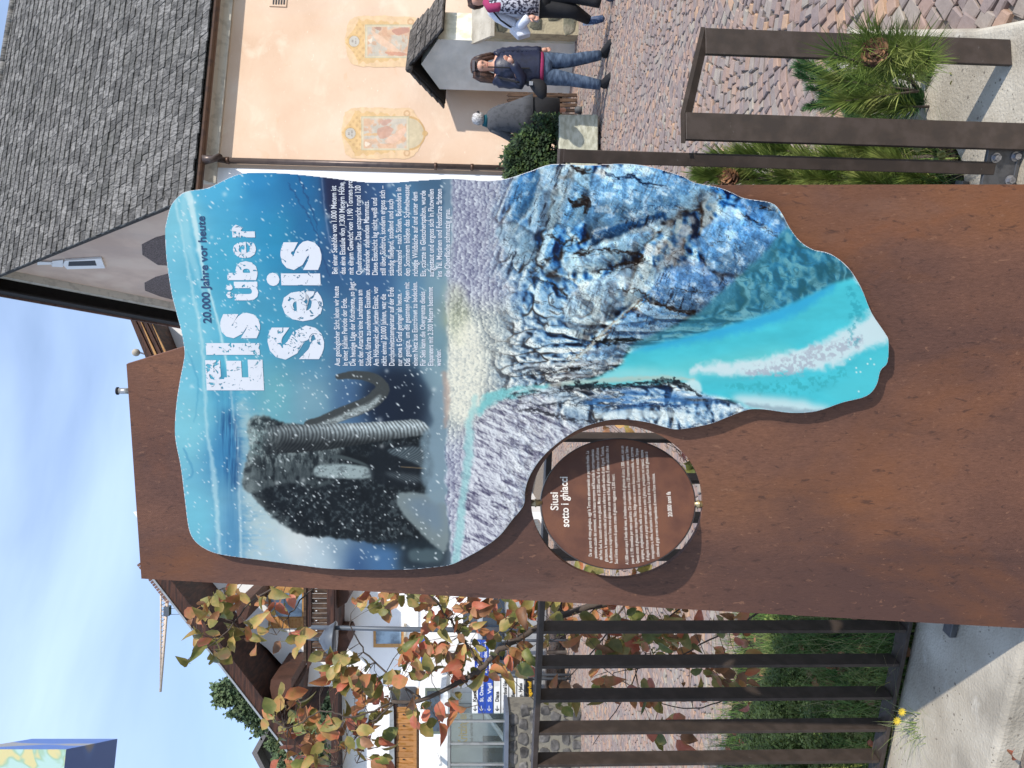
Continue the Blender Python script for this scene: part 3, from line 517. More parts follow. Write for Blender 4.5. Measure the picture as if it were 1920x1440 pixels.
M['mortar'] = mat('mortar', (.20, .185, .15), (.14, .13, .11), rough=.95, bump=.006)
M['field'] = mat('olive_field_stone', (.13, .125, .085), (.08, .08, .06), (.20, .18, .13), scale=6, rough=.9, bump=.012, rnd=.4)
M['field_mortar'] = mat('ochre_mortar', (.40, .34, .22), (.28, .24, .16), rough=.95, bump=.01)
M['crane'] = mat('crane_paint', (.62, .50, .40), rough=.6)
def cobmat(name, cols, rnd):
    m = mat(name, (.3, .25, .25), (.24, .2, .2), (.36, .31, .3), scale=18, rough=.85, bump=.0025, bscale=60, det=6)
    t = m.node_tree; b = t.nodes['Principled BSDF']; src = b.inputs['Base Color'].links[0].from_socket
    oi = t.nodes.new('ShaderNodeObjectInfo'); ge = t.nodes.new('ShaderNodeNewGeometry'); ad = t.nodes.new('ShaderNodeMath'); fr = t.nodes.new('ShaderNodeMath'); fr.operation = 'FRACT'
    t.links.new(oi.outputs['Random'], ad.inputs[0]); t.links.new(ge.outputs['Random Per Island'], ad.inputs[1]); t.links.new(ad.outputs[0], fr.inputs[0])
    r = t.nodes.new('ShaderNodeValToRGB'); r.color_ramp.interpolation = 'CONSTANT'; e = r.color_ramp.elements
    e[0].color = (*cols[0][1], 1); e[0].position = 0; e[1].position = cols[1][0]; e[1].color = (*cols[1][1], 1)
    for p, c in cols[2:]: q = e.new(p); q.color = (*c, 1)
    x = t.nodes.new('ShaderNodeMixRGB'); x.inputs[0].default_value = .72; t.links.new(fr.outputs[0], r.inputs[0]); t.links.new(src, x.inputs[1]); t.links.new(r.outputs[0], x.inputs[2]); t.links.new(x.outputs[0], b.inputs['Base Color'])
    return m
M['cobble'] = cobmat('porphyry_cobble', [(0, (0.320, 0.203, 0.147)), (.16, (0.242, 0.180, 0.151)), (.32, (0.349, 0.239, 0.176)), (.46, (0.272, 0.216, 0.176)), (.60, (0.388, 0.239, 0.151)), (.68, (0.310, 0.257, 0.202)), (.80, (0.233, 0.171, 0.147)), (.92, (0.485, 0.288, 0.151)), (.955, (0.349, 0.302, 0.227))], .2)
M['joint'] = mat('cobble_joint', (.19, .155, .125), (.15, .125, .11), (.27, .235, .19), scale=30, rough=.95, bump=.006, bscale=120)
M['soil'] = mat('dark_soil', (.035, .026, .018), (.02, .015, .011), (.06, .045, .03), scale=25, rough=1, bump=.02, bscale=50)
M['hill'] = mat('hill_meadow', (.09, .12, .055), (.06, .085, .04), (.13, .14, .08), scale=.05, rough=1)
M['grass'] = mat('grass_blade', (.10, .19, .035), (.06, .13, .025), (.19, .25, .07), scale=6, rough=.6, rnd=.4, transl=.25)
M['cover'] = mat('ground_cover_leaf', (.17, .21, .045), (.08, .12, .03), (.30, .33, .09), scale=5, rough=.7, rnd=.4, transl=.2)
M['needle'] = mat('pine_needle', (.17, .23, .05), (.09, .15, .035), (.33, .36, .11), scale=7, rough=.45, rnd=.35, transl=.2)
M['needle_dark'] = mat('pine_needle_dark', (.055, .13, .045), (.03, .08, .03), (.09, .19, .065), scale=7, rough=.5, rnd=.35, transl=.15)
M['juniper'] = mat('juniper_scale', (.038, .070, .026), (.022, .042, .018), (.07, .11, .025), scale=8, rough=.7, rnd=.45, transl=.15)
M['bark'] = mat('twig_bark', (.085, .065, .052), (.05, .038, .03), rough=.85, bump=.002, bscale=80)
M['cone'] = mat('pine_cone_scale', (.13, .055, .025), (.06, .028, .014), (.26, .13, .06), scale=40, rough=.7, rnd=.3)
def leafmat(n, a, b, c): return mat(n, a, b, c, scale=22, rough=.5, rnd=.22, transl=.28, pos=(.36, .64), det=4)
M['leaf'] = [leafmat('leaf_orange', (.46, .20, .085), (.30, .17, .055), (.52, .15, .075)), leafmat('leaf_red', (.48, .13, .075), (.36, .15, .06), (.54, .20, .12)), leafmat('leaf_olive', (.23, .20, .055), (.15, .15, .04), (.36, .25, .085)), leafmat('leaf_yellow', (.42, .31, .10), (.26, .23, .06), (.50, .26, .10)), leafmat('leaf_green', (.17, .19, .05), (.12, .14, .04), (.28, .25, .08)), leafmat('leaf_rust', (.27, .13, .06), (.18, .09, .045), (.38, .18, .09))]

# ================================================================ ground, paving, kerb, bed
ta = math.tan(R_(17)); A17 = Vector((math.cos(R_(17)), -math.sin(R_(17)), 0)); N17 = Vector((math.sin(R_(17)), math.cos(R_(17)), 0))    # along the fence; away from the viewer
def fy(x, y0): return y0-x*ta
g = []; ring = [(-260, -60), (260, -60), (260, 900), (-260, 900)]
gv = [(-300, -40, -.012), (300, -40, -.012), (300, 900, -.012), (-300, 900, -.012)]
tag(mk('ground', gv, [[0, 1, 2, 3]], mat('far_ground', (.16, .16, .12), (.10, .12, .07), scale=.1, rough=1)), kind='structure')
# near paving: a bed of joint sand with cobbles standing in it
pv = [(-14, 1.0), (12, 1.0), (12, 16.2), (-14, 24)]
pav = tag(mk('pavement', [(x, y, 0) for x, y in pv], [[0, 1, 2, 3]], M['joint']), kind='structure')
rng = np.random.default_rng(3)
def project(P):
    q = Vector(P)-CAM; z = q.dot(F); return 960-FPX*q.dot(U)/z, 1440-(720+FPX*q.dot(R)/z)
CW = []      # candidate cobbles: segmental arcs
def cob_rows():
    out = []; pitch = .078; span = 1.15
    for k in range(int(13.5/pitch)):
        x = -6.5; yb = 2.1+k*pitch
        while x < 8.2:
            w = rng.uniform(.052, .118); xc = x+w/2; ph = (xc % span)/span; arc = .30*(1-(2*ph-1)**2)
            sl = -.30*2*(2*ph-1)*2/span*(1 if True else 0)
            out.append((xc, yb+arc+rng.normal(0, .005), w-.011, pitch/ (1+.12*abs(sl))-.010+rng.uniform(-.008, .008), math.atan(sl)*.9+rng.normal(0, .03)))
            x += w*(1/ math.sqrt(1+sl*sl))+.001
    return out
kerb_poly = [(-2.6, fy(-2.6, 1.84)), (-1.2, fy(-1.2, 1.84)), (.6, fy(.6, 1.84)), (.80, 1.63), (.92, 1.70), (1.12, 2.30), (1.30, 2.70), (1.50, 3.13), (1.43, 3.22), (1.24, 3.24), (1.15, 3.13), (.98, 2.72), (.86, 2.46), (.72, 2.37), (.5, 2.33), (.2, 2.33), (-.85, 2.60), (-1.6, 2.84), (-2.6, 3.17)]
bed_poly = [(-2.6, 3.17), (-1.6, 2.84), (-.85, 2.60), (.2, 2.33), (.5, 2.33), (.72, 2.37), (.86, 2.46), (.98, 2.72), (1.15, 3.13), (1.20, 3.24), (.6, 3.5), (-.2, 3.9), (-1.3, 4.35), (-2.6, 4.8), (-3.4, 5.0)]
def pin(x, y, P):
    r = False
    for i in range(len(P)):
        (x0, y0), (x1, y1) = P[i-1], P[i]
        if (y < y0) != (y < y1) and x < (x1-x0)*(y-y0)/(y1-y0)+x0: r = not r
    return r
rows = []
for c in cob_rows():
    px, py = project((c[0], c[1], 0))
    if not (-60 < py < 1500 and 1020 < px < 1980): continue
    if 360 < py < 1120 and not (780 < py < 1100 and px < 1340): continue
    if c[1] < 2.4 and c[0] < .8: continue
    if pin(c[0], c[1], kerb_poly) or pin(c[0], c[1], bed_poly): continue
    rows.append(c)
rows.sort(key=lambda c: c[0]**2*.15+c[1]**2)
def cobv(c, h):
    x, y, w, d, a = c; ca, sa = math.cos(a), math.sin(a); vs = []
    jx = [rng.uniform(-.006, .006) for _ in range(8)]; tl = rng.uniform(-.003, .003); tw = rng.uniform(-.003, .003)
    for q, (i, j) in enumerate(((-1, -1), (1, -1), (1, 1), (-1, 1))): p = (i*w/2+jx[q], j*d/2+jx[q+4]); vs.append(Vector((x+p[0]*ca-p[1]*sa, y+p[0]*sa+p[1]*ca, -.004)))
    for q, (i, j) in enumerate(((-1, -1), (1, -1), (1, 1), (-1, 1))): p = (i*w/2*.99+jx[q], j*d/2*.99+jx[q+4]); vs.append(Vector((x+p[0]*ca-p[1]*sa, y+p[0]*sa+p[1]*ca, h-.004)))
    for q, (i, j) in enumerate(((-1, -1), (1, -1), (1, 1), (-1, 1))): p = (i*w/2*.82+jx[q], j*d/2*.82+jx[q+4]); vs.append(Vector((x+p[0]*ca-p[1]*sa, y+p[0]*sa+p[1]*ca, h+i*tl+j*tw)))
    fs = []
    for b in (0, 4):
        fs += [[b+i, b+(i+1) % 4, b+4+(i+1) % 4, b+4+i] for i in range(4)]
    fs.append([8, 9, 10, 11]); return vs, fs
big = 0; B = MB()
for i, c in enumerate(rows):
    h = rng.uniform(.011, .020); vs, fs = cobv(c, h)
    px, py = project((c[0], c[1], 0))
    if big < 300 and -5 < py < 345 and 1140 < px < 1925: mk('cobblestone', vs, fs, M['cobble'], pav); big += 1
    else: B.add((vs, fs))
o = B.build('cobblestones', M['cobble'], pav); o['kind'] = 'stuff'
def poly_prism(name, P, z0, z1, m, bev=0, kind='structure'):
    vs, fs = prism([Vector((x, y, z0)) for x, y in P], (0, 0, z1-z0)); o = mk(name, vs, fs, m); tag(o, kind=kind)
    if bev: bevel(o, bev, 3)
    return o
kerb = poly_prism('kerb', kerb_poly, -.35, .08, M['conc'], .022)
def addholes(m):      # small dark pits and pale scuffs of weathered concrete
    t = m.node_tree; b = t.nodes['Principled BSDF']; src = b.inputs['Base Color'].links[0].from_socket; tc = t.nodes.new('ShaderNodeTexCoord')
    for sc_, lo, hi, col, thr in ((55, 0, .10, (.10, .085, .06, 1), .62), (26, 0, .08, (.12, .10, .08, 1), .6)):
        v = t.nodes.new('ShaderNodeTexVoronoi'); v.inputs['Scale'].default_value = sc_; t.links.new(tc.outputs['Object'], v.inputs['Vector'])
        r = t.nodes.new('ShaderNodeMapRange'); r.inputs[1].default_value = hi; r.inputs[2].default_value = hi+.08; r.inputs[3].default_value = .8; r.inputs[4].default_value = 0; t.links.new(v.outputs['Distance'], r.inputs[0])
        n = t.nodes.new('ShaderNodeTexNoise'); n.inputs['Scale'].default_value = 7; t.links.new(tc.outputs['Object'], n.inputs['Vector']); g = t.nodes.new('ShaderNodeMath'); g.operation = 'GREATER_THAN'; g.inputs[1].default_value = thr*.85; t.links.new(n.outputs['Fac'], g.inputs[0])
        mu = t.nodes.new('ShaderNodeMath'); mu.operation = 'MULTIPLY'; t.links.new(r.outputs[0], mu.inputs[0]); t.links.new(g.outputs[0], mu.inputs[1])
        x = t.nodes.new('ShaderNodeMixRGB'); x.inputs[2].default_value = col; t.links.new(mu.outputs[0], x.inputs[0]); t.links.new(src, x.inputs[1]); src = x.outputs[0]
    t.links.new(src, b.inputs['Base Color'])
blotch(M['conc'], (.30, .25, .18), 2.6, .50, .70, .55); blotch(M['conc'], (.60, .56, .48), 14, .60, .72, .5); addholes(M['conc'])
blotch(M['fresco_wall'], (.74, .62, .48), 1.5, .56, .70, .55, (1, 1, 1.3), (4, 1, 2)); blotch(M['fresco_wall'], (.66, .38, .22), 3.2, .64, .78, .5, (1, 1, 1.2), (1, 7, 3)); blotch(M['fresco_wall'], (.55, .46, .38), .7, .55, .75, .35, (1, 1, .5), (2, 2, 9)); blotch(M['fresco_wall'], (.78, .68, .55), 9, .66, .72, .6, (1, 1, 2), (3, 3, 3), 4)
blotch(M['grey_and_shaded_render'], (.46, .45, .42), 2, .5, .7, .5); blotch(M['paint'], (.075, .058, .048), 7, .58, .75, .5); blotch(M['paint'], (.16, .15, .14), 45, .70, .76, .5, det=3); blotch(M['shingle'], (.06, .06, .05), 1.2, .5, .72, .5); blotch(M['gable'], (.46, .37, .33), .8, .5, .7, .5, (1, 1, .5))
poly_prism('soil_bed', bed_poly, -.3, .025, M['soil'])
# ================================================================ information board
bp = Vector((0, 1.8, 0)); nB = -N17                      # board plane
fB = planefn(bp, N17)
plate_px = [(237, 683), (346, 650), (356, 636), (400, 420), (480, 354), (900, 352), (1400, 347), (1960, 346), (1960, 1181), (1920, 1178), (265, 1085)]
hole_px = [(1157-161*math.cos(t), 941-144*math.sin(t)) for t in [2*PI*k/96 for k in range(96)]]
P0 = on(1960, 760, bp, N17)
board = thing('information_board', (P0.x, P0.y, .0), 'tall rusty steel information board with a blue glacier picture and a round turning disc', 'sign')
plate = holed('steel_plate', [on(x, y, bp, N17) for x, y in plate_px], [on(x, y, bp, N17) for x, y in hole_px], .012, M['corten'], board)
out_s = smooth_loop(OUT, 4)
lift = .022
pb = bp-N17*lift
vs, fs = prism([on(x, y, pb, N17) for x, y in out_s], N17*.006)
panel = mk('picture_panel', vs, fs, M['white_edge'], board)
X, Y, I = paint(); keep = inside(X, Y, out_s)
I = np.clip(I*np.array([1.02, 1., .95]), 0, 1)
fP = planefn(pb, N17, .0008); fT = planefn(pb, N17, .0016)
vm = vmat('glossy_print', .38, .88, .22); grid_print('printed_picture', X, Y, I, keep, fP, vm, panel)
# lettering with worn holes
def wornmat():
    m = M['ink_white'].copy(); m.name = 'worn_lettering'; t = m.node_tree; b = t.nodes['Principled BSDF']; tc = t.nodes.new('ShaderNodeTexCoord')
    n = t.nodes.new('ShaderNodeTexNoise'); n.inputs['Scale'].default_value = 52; n.inputs['Detail'].default_value = 3; n.inputs['Distortion'].default_value = 1.6; n.inputs['Roughness'].default_value = .65
    n2 = t.nodes.new('ShaderNodeTexNoise'); n2.inputs['Scale'].default_value = 9; ad = t.nodes.new('ShaderNodeMath'); ad.operation = 'MULTIPLY_ADD'; ad.inputs[1].default_value = .35
    g = t.nodes.new('ShaderNodeMath'); g.operation = 'GREATER_THAN'; g.inputs[1].default_value = .78
    t.links.new(tc.outputs['Object'], n.inputs['Vector']); t.links.new(tc.outputs['Object'], n2.inputs['Vector']); t.links.new(n2.outputs['Fac'], ad.inputs[0]); t.links.new(n.outputs['Fac'], ad.inputs[2]); t.links.new(ad.outputs[0], g.inputs[0])
    tr = t.nodes.new('ShaderNodeBsdfTransparent'); ms = t.nodes.new('ShaderNodeMixShader'); t.links.new(g.outputs[0], ms.inputs[0]); t.links.new(b.outputs[0], ms.inputs[1]); t.links.new(tr.outputs[0], ms.inputs[2]); t.links.new(ms.outputs[0], t.nodes['Material Output'].inputs[0])
    return m
worn = wornmat()
for s, x0, x1, y0, y1, bd in [('E', 386.5, 494, 731.5, 674, .06), ('I', 386.5, 487, 665, 643, .05), ('s', 413, 488, 634, 586, .055), ('ü', 424, 484.5, 563, 528, .03), ('b', 426, 483, 525, 489.5, .055), ('e', 437, 480.5, 484, 453, .025), ('r', 435, 478, 445, 421, .07),
                              ('S', 502, 608, 674, 610, .055), ('e', 529, 606, 602, 544.5, .03), ('i', 500, 601, 536, 511, .03), ('s', 526, 603, 506, 451, .045)]:
    glyph('letter', s, x0, x1, y0, y1, worn, fT, panel, bd)
ptext('heading', '20.000 Jahre vor heute', (396.5, 606), (384, 405), 15, M['ink_navy'], fT, panel, .022)
T1 = ["Aus geologischer Sicht leben wir heute", "in einer kühlen Periode der Erde.", "Die heutige Lage der Kontinente, so liegt", "mit der Antarktis eine Landmasse am", "Südpol, führte zu mehreren Eiszeiten.", "Am Höhepunkt der letzten Eiszeit, vor", "nicht einmal 20.000 Jahren, war die", "Durchschnittstemperatur auf der Erde", "nur etwa 6 Grad geringer als heute.", "Das genügte, um die gesamten Alpen mit", "einem Netz aus Eisströmen zu bedecken.", "Für Seis kann die Obergrenze dieses", "Eispanzers mit 2.300 Metern bestimmt", "werden."]
T2 = ["Bei einer Seehöhe von 1.000 Metern ist", "das eine Eissäule von 1.300 Metern Höhe", "mit einem Gewicht von 1.190 Tonnen pro", "Quadratmeter. Das entspricht rund 120", "aufeinander stehenden Mammuts.", "Diese Eisschicht lag nicht weiß und", "still über Südtirol, sondern ergoss sich –", "ständig fließend, stoßend und auch", "schmelzend – nach Süden. Besonders in", "den Sommern bildete das Schmelzwasser", "richtige Wildbäche auf und unter dem", "Eis, stürzte in Gletscherspalten, wurde", "aufgestaut und ergoss sich in Flutwellen", "ins Tal. Moränen und Felsstürze färbten", "die Oberfläche schmutzig grau."]
def wid(s): me = textmesh(s); w = max(v.co.x for v in me.vertices); bpy.data.meshes.remove(me); return w
w1, w2 = wid(T1[0])/149., wid(T2[1])/172.
for i, s in enumerate(T1):
    x = 637.7+i*14.56; y = 685.7+.3*i/13; ptext('text_line', s, (x, y), (x-2.5+1.8*i/13, y-149), 10.2, M['ink_white'], fT, panel, .014, width=w1*149)
for i, s in enumerate(T2):
    x = 633+i*15.05; y = 514+.4*i; ptext('text_line', s, (x, y), (x-2.5+2.4*i/14, y-165), 10.4, M['ink_white'], fT, panel, .014, width=w2*172*165/172.*1.0)
# the turning disc in its round hole
ND = Vector((-math.sin(R_(12)), math.cos(R_(12)), 0)); dp = on(1158, 943, bp, N17)+N17*.004
fD = planefn(dp, ND, .0012)
dpx = [(1159-144*math.cos(t), 945-122*math.sin(t)) for t in [2*PI*k/72 for k in range(72)]]
vs, fs = prism([on(x, y, dp, ND) for x, y in dpx], ND*.010); disc = mk('turning_disc', vs, fs, M['disc'], board); bevel(disc, .0008, 1)
def rim():      # steel band round the disc
    a = [on(x, y, dp, ND) for x, y in dpx]; c = sum(a, Vector())/len(a); v = []; n = len(a)
    for off, sc_ in ((-.001, 1.0), (-.001, 1.012), (.013, 1.012), (.013, 1.0)): v += [c+(p-c)*sc_+ND*off for p in a]
    f = [[r*n+i, r*n+(i+1) % n, ((r+1) % 4)*n+(i+1) % n, ((r+1) % 4)*n+i] for r in range(4) for i in range(n)]; return v, f
vs, fs = rim(); mk('disc_rim', vs, fs, mat('dark_rim', (.06, .05, .05), (.12, .10, .10), rough=.4, metal=.4), disc)
ptext('disc_heading', 'Siusi', (1046.7, 957), (1045.5, 923), 14.5, M['cream_ink'], fD, disc, .022)
ptext('disc_heading', 'sotto i ghiacci', (1067, 988.5), (1063.5, 894), 14.5, M['cream_ink'], fD, disc, .022)
D1 = [("Da un punto di vista geologico, oggi la Terra sta attraversando un periodo freddo. La", 583, 1185, 558, 295), ("posizione attuale dei continenti, con la massa terrestre dell'Antartide in corrispondenza", 628, 1200, 600, 283), ("del Polo Sud, ha causato diverse ere glaciali. Meno di 20.000 anni fa, al culmine dell'ultima", 672, 1215, 641, 270), ("glaciazione, la temperatura media sul pianeta era inferiore a quella odierna di soli 6 gradi. Tuttavia,", 716, 1230, 683, 257), ("fu sufficiente a ricoprire l'intero arco alpino con una rete di flussi di ghiaccio. È stato calcolato che a", 757, 1240, 722, 255), ("Siusi il limite superiore di questa crosta di ghiaccio raggiunse i 2.300 metri.", 803, 1247, 775, 490),
      ("A 1.000 metri sopra il livello del mare, si innalzava una colonna di ghiaccio di circa 1.300 metri, con un", 893, 1252, 850, 253), ("peso di 1.190 tonnellate per metro quadrato. Ciò corrisponde a circa 120 mammut uno sopra l'altro.", 940, 1247, 888, 253), ("Questo strato di ghiaccio non ricopriva l'Alto Adige come un manto bianco e immobile, ma scorreva", 983, 1243, 930, 265), ("e spingeva, sciogliendosi anche, nella sua corsa continua verso sud. Soprattutto in estate, l'acqua", 1023, 1230, 972, 275), ("di disgelo formava veri e propri torrenti sopra e sotto il ghiaccio, precipitava nei crepacci, restava", 1068, 1220, 1015, 288), ("intrappolata e, infine, fuoriusciva a valle sotto forma di mare. La superficie del ghiaccio si", 1110, 1205, 1053, 303), ("colorava di grigio e nero in corrispondenza di morene e frane rocciose.", 1153, 1187, 1112, 485)]
for s, a, b, c, d in D1: ptext('disc_text_line', s, (980+a/4.5, 780+b/4.5), (980+c/4.5, 780+d/4.5), 6.0, M['cream_ink'], fD, disc, .004)
ptext('disc_text_line', '20.000 anni fa', (1260.4, 969), (1256.7, 922), 8, M['cream_ink'], fD, disc, .015)
for (xa, xb, y) in ((995, 1016, 943), (1301, 1320, 945)):
    a, b = on(xa, y, dp+ND*.005, N17), on(xb, y, dp+ND*.005, N17); p = tube('pivot_pin', [a, b], .0085, M['brass'], board, 14)
    tube('collar', [a*.62+b*.38, a*.5+b*.5], .0105, M['brass'], p, 14)
# foot brackets of the board, standing on the kerb
for x, y in ((1786, 1186), (1800, 340)):
    q = gnd(x, y, .08); br = obox('foot_bracket', q+Vector((.05 if y > 900 else -.05, 0, .014))-N17*.02, A17, N17, Z_, .10, .04, .022, M['galv'], board, .002)
a = on(1900, 1100, bp, N17); b = on(1900, 420, bp, N17)
for q in (a, b): obox('brace', Vector((q.x, q.y, .11))+N17*.13, A17, N17, Z_, .04, .24, .05, M['galv'], board, .002)

# ================================================================ railing
fp = Vector((0, 2.3, 0))
def fen(x, y): return on(x, y, fp, N17)
ztop = fen(1012, 1125).z; zr = [fen(1012, 1125), fen(1050, 285)]; ztop = (zr[0].z+zr[1].z)/2
zbot = .115
b0 = fen(1300, 1183); b1 = fen(1300, 1430); step_ = (b1-b0).length/4; s0 = (b0-fp).dot(A17)
endp = (fen(1300, 286)-fp).dot(A17)
rail = thing('railing', fp+A17*s0*0, 'long dark brown metal railing of flat upright bars behind the board', 'railing'); rail.location = (fp.x, fp.y, .08)
def fpt(s, d=0, z=0): return Vector((fp.x, fp.y, 0))+A17*s+N17*d+Z_*z
sL = s0-14*step_
obox('top_rail', fpt((sL+endp)/2, .032, ztop-.009), A17, N17, Z_, endp-sL, .064, .018, M['paint'], rail, .0015)
for s_a, s_b in ((sL, endp-.02),): obox('bottom_rail', fpt((s_a+s_b)/2, .032, zbot), A17, N17, Z_, s_b-s_a, .064, .014, M['paint'], rail, .0012)
barme = None
s = sL+.02; k = -14
for k in range(-13, 20):
    s = s0-.006+(-k)*step_*-1
    if s > endp-.07 or s < sL: continue
    c = fpt(s, .032, (ztop+zbot)/2-.003)
    if barme is None:
        o = obox('bar', c, A17, N17, Z_, .012, .060, ztop-zbot-.026, M['paint'], rail, .001); barme = o; c0 = c
    else: o = barme.copy(); COL.objects.link(o); o.location = barme.location+(c-c0)
ep = obox('end_post', fpt(endp-.019, .030, (ztop+.16)/2-.01), A17, N17, Z_, .036, .075, ztop-.16, M['paint'], rail, .002)
q = gnd(1896, 300, .08)
obox('foot_plate', fpt(endp-.02, .0, .125), A17, N17, Z_, .13, .012, .11, M['galv'], rail, .002); obox('base_plate', fpt(endp-.02, .05, .088), A17, N17, Z_, .15, .12, .012, M['galv'], rail, .002)
for ds, dz in ((.030, .155), (-.030, .100), (.035, .098)):
    c = fpt(endp-.02+ds, -.006, dz); wv, wf = tubev([c, c-N17*.003], .014, 20); w = mk('washer', wv, wf, M['bolt'], rail); hv, hf = tubev([c-N17*.003, c-N17*.014], .0095, 6); mk('bolt_head', hv, hf, M['bolt'], rail)
# low U-shaped barrier beside it
def bent(name, pl, pr, zl, zr_, zf_l, zf_r, w, th, m, parent):
    pass
Lp, Rp = dep(1277, 237, 2.07), dep(1314, 78, 2.14)
hp = thing('hoop_barrier', (Rp.x, Rp.y, .08), 'flat brown steel hoop standing on the right end of the kerb by the pine', 'barrier')
d = Vector((Rp.x-Lp.x, Rp.y-Lp.y, 0)); dl = d.length; d.normalize()
wv_ = Vector((1, .10, 0)).normalized()
for nm, q, zf, ww in (('post', Lp, .083, .077), ('post', Rp, .083, .077)):
    o = obox(nm, Vector((q.x, q.y, (q.z+zf)/2-.006)), wv_, wv_.cross(Z_), Z_, ww, .012, q.z-zf-.012, M['paint'], hp, .0015)
vs = []; a, b = Lp, Rp
for q, ww, zz in ((a, .085, a.z), (b, .077, b.z)):
    for i, dz in ((-1, 0), (1, 0), (1, -.012), (-1, -.012)): vs.append(q+wv_*i*ww/2+Z_*dz)
e0 = -(b-a).normalized()*.006; vs = [v+(e0 if i < 4 else -e0) for i, v in enumerate(vs)]
mk('top_bar', vs, [[0, 1, 5, 4], [1, 2, 6, 5], [2, 3, 7, 6], [3, 0, 4, 7], [0, 3, 2, 1], [4, 5, 6, 7]], M['paint'], hp)
# ================================================================ church with frescoed side wall
a_ = Vector((.976, .216, 0)).normalized(); b_ = Vector((-.216, .976, 0)).normalized()
C0 = dep(700, 349, 13.3); C0.z = 0
def ch(s, t, z): return C0+a_*s+b_*t+Z_*z
def onside(x, y, lift=0): return on(x, y, C0-b_*lift, b_)
GW = 9.0; zE = on(368, 355, C0-b_*.35, b_).z+.02; RT = C0+b_*GW/2; zA = 1.62+(dep(-52, 530, RT.y).z-1.62)
church = thing('church', ch(6, 4.5, 0), 'peach rendered church with two faded frescoes and a steep grey shingle roof', 'church')
LN = 13.5
gp = [ch(0, 0, -.2), ch(0, 0, zE+.45), ch(0, GW/2, zA-.35), ch(0, GW, zE+.45), ch(0, GW, -.2)]
vs, fs = prism(gp, a_*LN); mk('wall', vs, fs, [M['fresco_wall'], M['gable']], church, mi=[1, 1]+[0]*5)
# quoin strip and eaves cove
obox('corner_strip', ch(.12, -.012, zE/2-.15), a_, b_, Z_, .27, .024, zE, M['white_render'], church)
prof = [(0, 0), (-.05, 0), (-.07, .05), (-.11, .12), (-.18, .18), (-.24, .2), (-.24, .22), (0, .3)]; zc = on(408, 330, C0, b_).z
vs, fs = prism([ch(-.05, t, zc+z) for t, z in prof], a_*LN); mk('eaves_cove', vs, fs, M['cove'], church)
OV, EO = .42, .30       # verge and eave overhang
pitch = math.atan2(zA-(zE+.45), GW/2); slv = (b_*math.cos(pitch)+Z_*math.sin(pitch)); nrm = a_.cross(slv).normalized()
nrm = nrm if nrm.z > 0 else -nrm
ridge = ch(0, GW/2, zA); Ls = (GW/2+EO)/math.cos(pitch); eave0 = ridge-slv*Ls
def rf(s, t, h=0): return eave0+a_*s+slv*t+nrm*h
slvL = (-b_*math.cos(pitch)+Z_*math.sin(pitch)); nL = a_.cross(slvL); nL = nL if nL.z > 0 else -nL
for e0_, sv, nn, nm in ((eave0, slv, nrm, M['shingle_under']), (ridge-slvL*(Ls+.3), slvL, nL, M['black_wood'])):
    ln = Ls if sv is slv else Ls+.3
    vs, fs = prism([e0_+a_*(-OV)-nn*.08, e0_+a_*(-OV)-nn*.02, e0_+a_*(-OV)+sv*ln-nn*.02, e0_+a_*(-OV)+sv*ln-nn*.08], a_*(LN+OV)); mk('roof_boarding', vs, fs, nm, church)
for k in range(30):      # far slope seen edge on: tile ends at the verge
    q = ridge-slvL*(k+.5)*(Ls+.3)/30; obox('verge_tile', q+a_*(-OV+.1)+nL*.045, a_, slvL, nL, .36, (Ls+.3)/30*1.15, .05, M['red_tile'], church)
gap = obox('verge_board', ridge-slvL*(Ls/2+.1)+a_*(-OV-.02)-nL*.15, a_, slvL, nL, .04, Ls+.2, .30, M['black_wood'], church)
obox('cornice', ridge-slvL*(Ls/2+.1)-nL*.36+a_*.06*-1, a_, slvL, nL, .22, Ls-.6, .16, M['cove'], church)
# shingles
rw = .205; nr = int(Ls/rw)+1; big = 0; B = MB(); lst = []
for r in range(nr):
    s = -OV-.02+rng.uniform(-.1, 0)
    while s < 8.6:
        w = rng.uniform(.10, .25); lst.append((r, s, w)); s += w
def shv(r, s, w):
    t0 = r*rw-.03+rng.normal(0, .010); s = max(s, -OV-.03); ln = rw*1.45; th = rng.uniform(.018, .030); lift = rng.uniform(.022, .034); c = rf(s+w/2, t0+ln/2, .0)+nrm*lift
    tl = Matrix.Rotation(-.085+rng.normal(0, .012), 3, a_); tw = Matrix.Rotation(rng.normal(0, .014), 3, nrm)
    return boxv(c, tw@a_, tw@tl@slv, tl@nrm, w-.009, ln, th)
lst2 = sorted(range(len(lst)), key=lambda i: (rf(lst[i][1], lst[i][0]*rw)-CAM).length); near = set(lst2[:300])
for i, q in enumerate(lst):
    vf = shv(*q)
    if i in near: mk('shingle', vf[0], vf[1], M['shingle'], church)
    else: B.add(vf)
o = B.build('shingles', M['shingle'], church); o['kind'] = 'stuff'
for k in range(26): s = -OV+.17+k*.35; p = ridge+a_*s+Z_*.05; tube('ridge_cap', [p-a_*.19, p+a_*.19], .09, M['shingle'], church, 8)
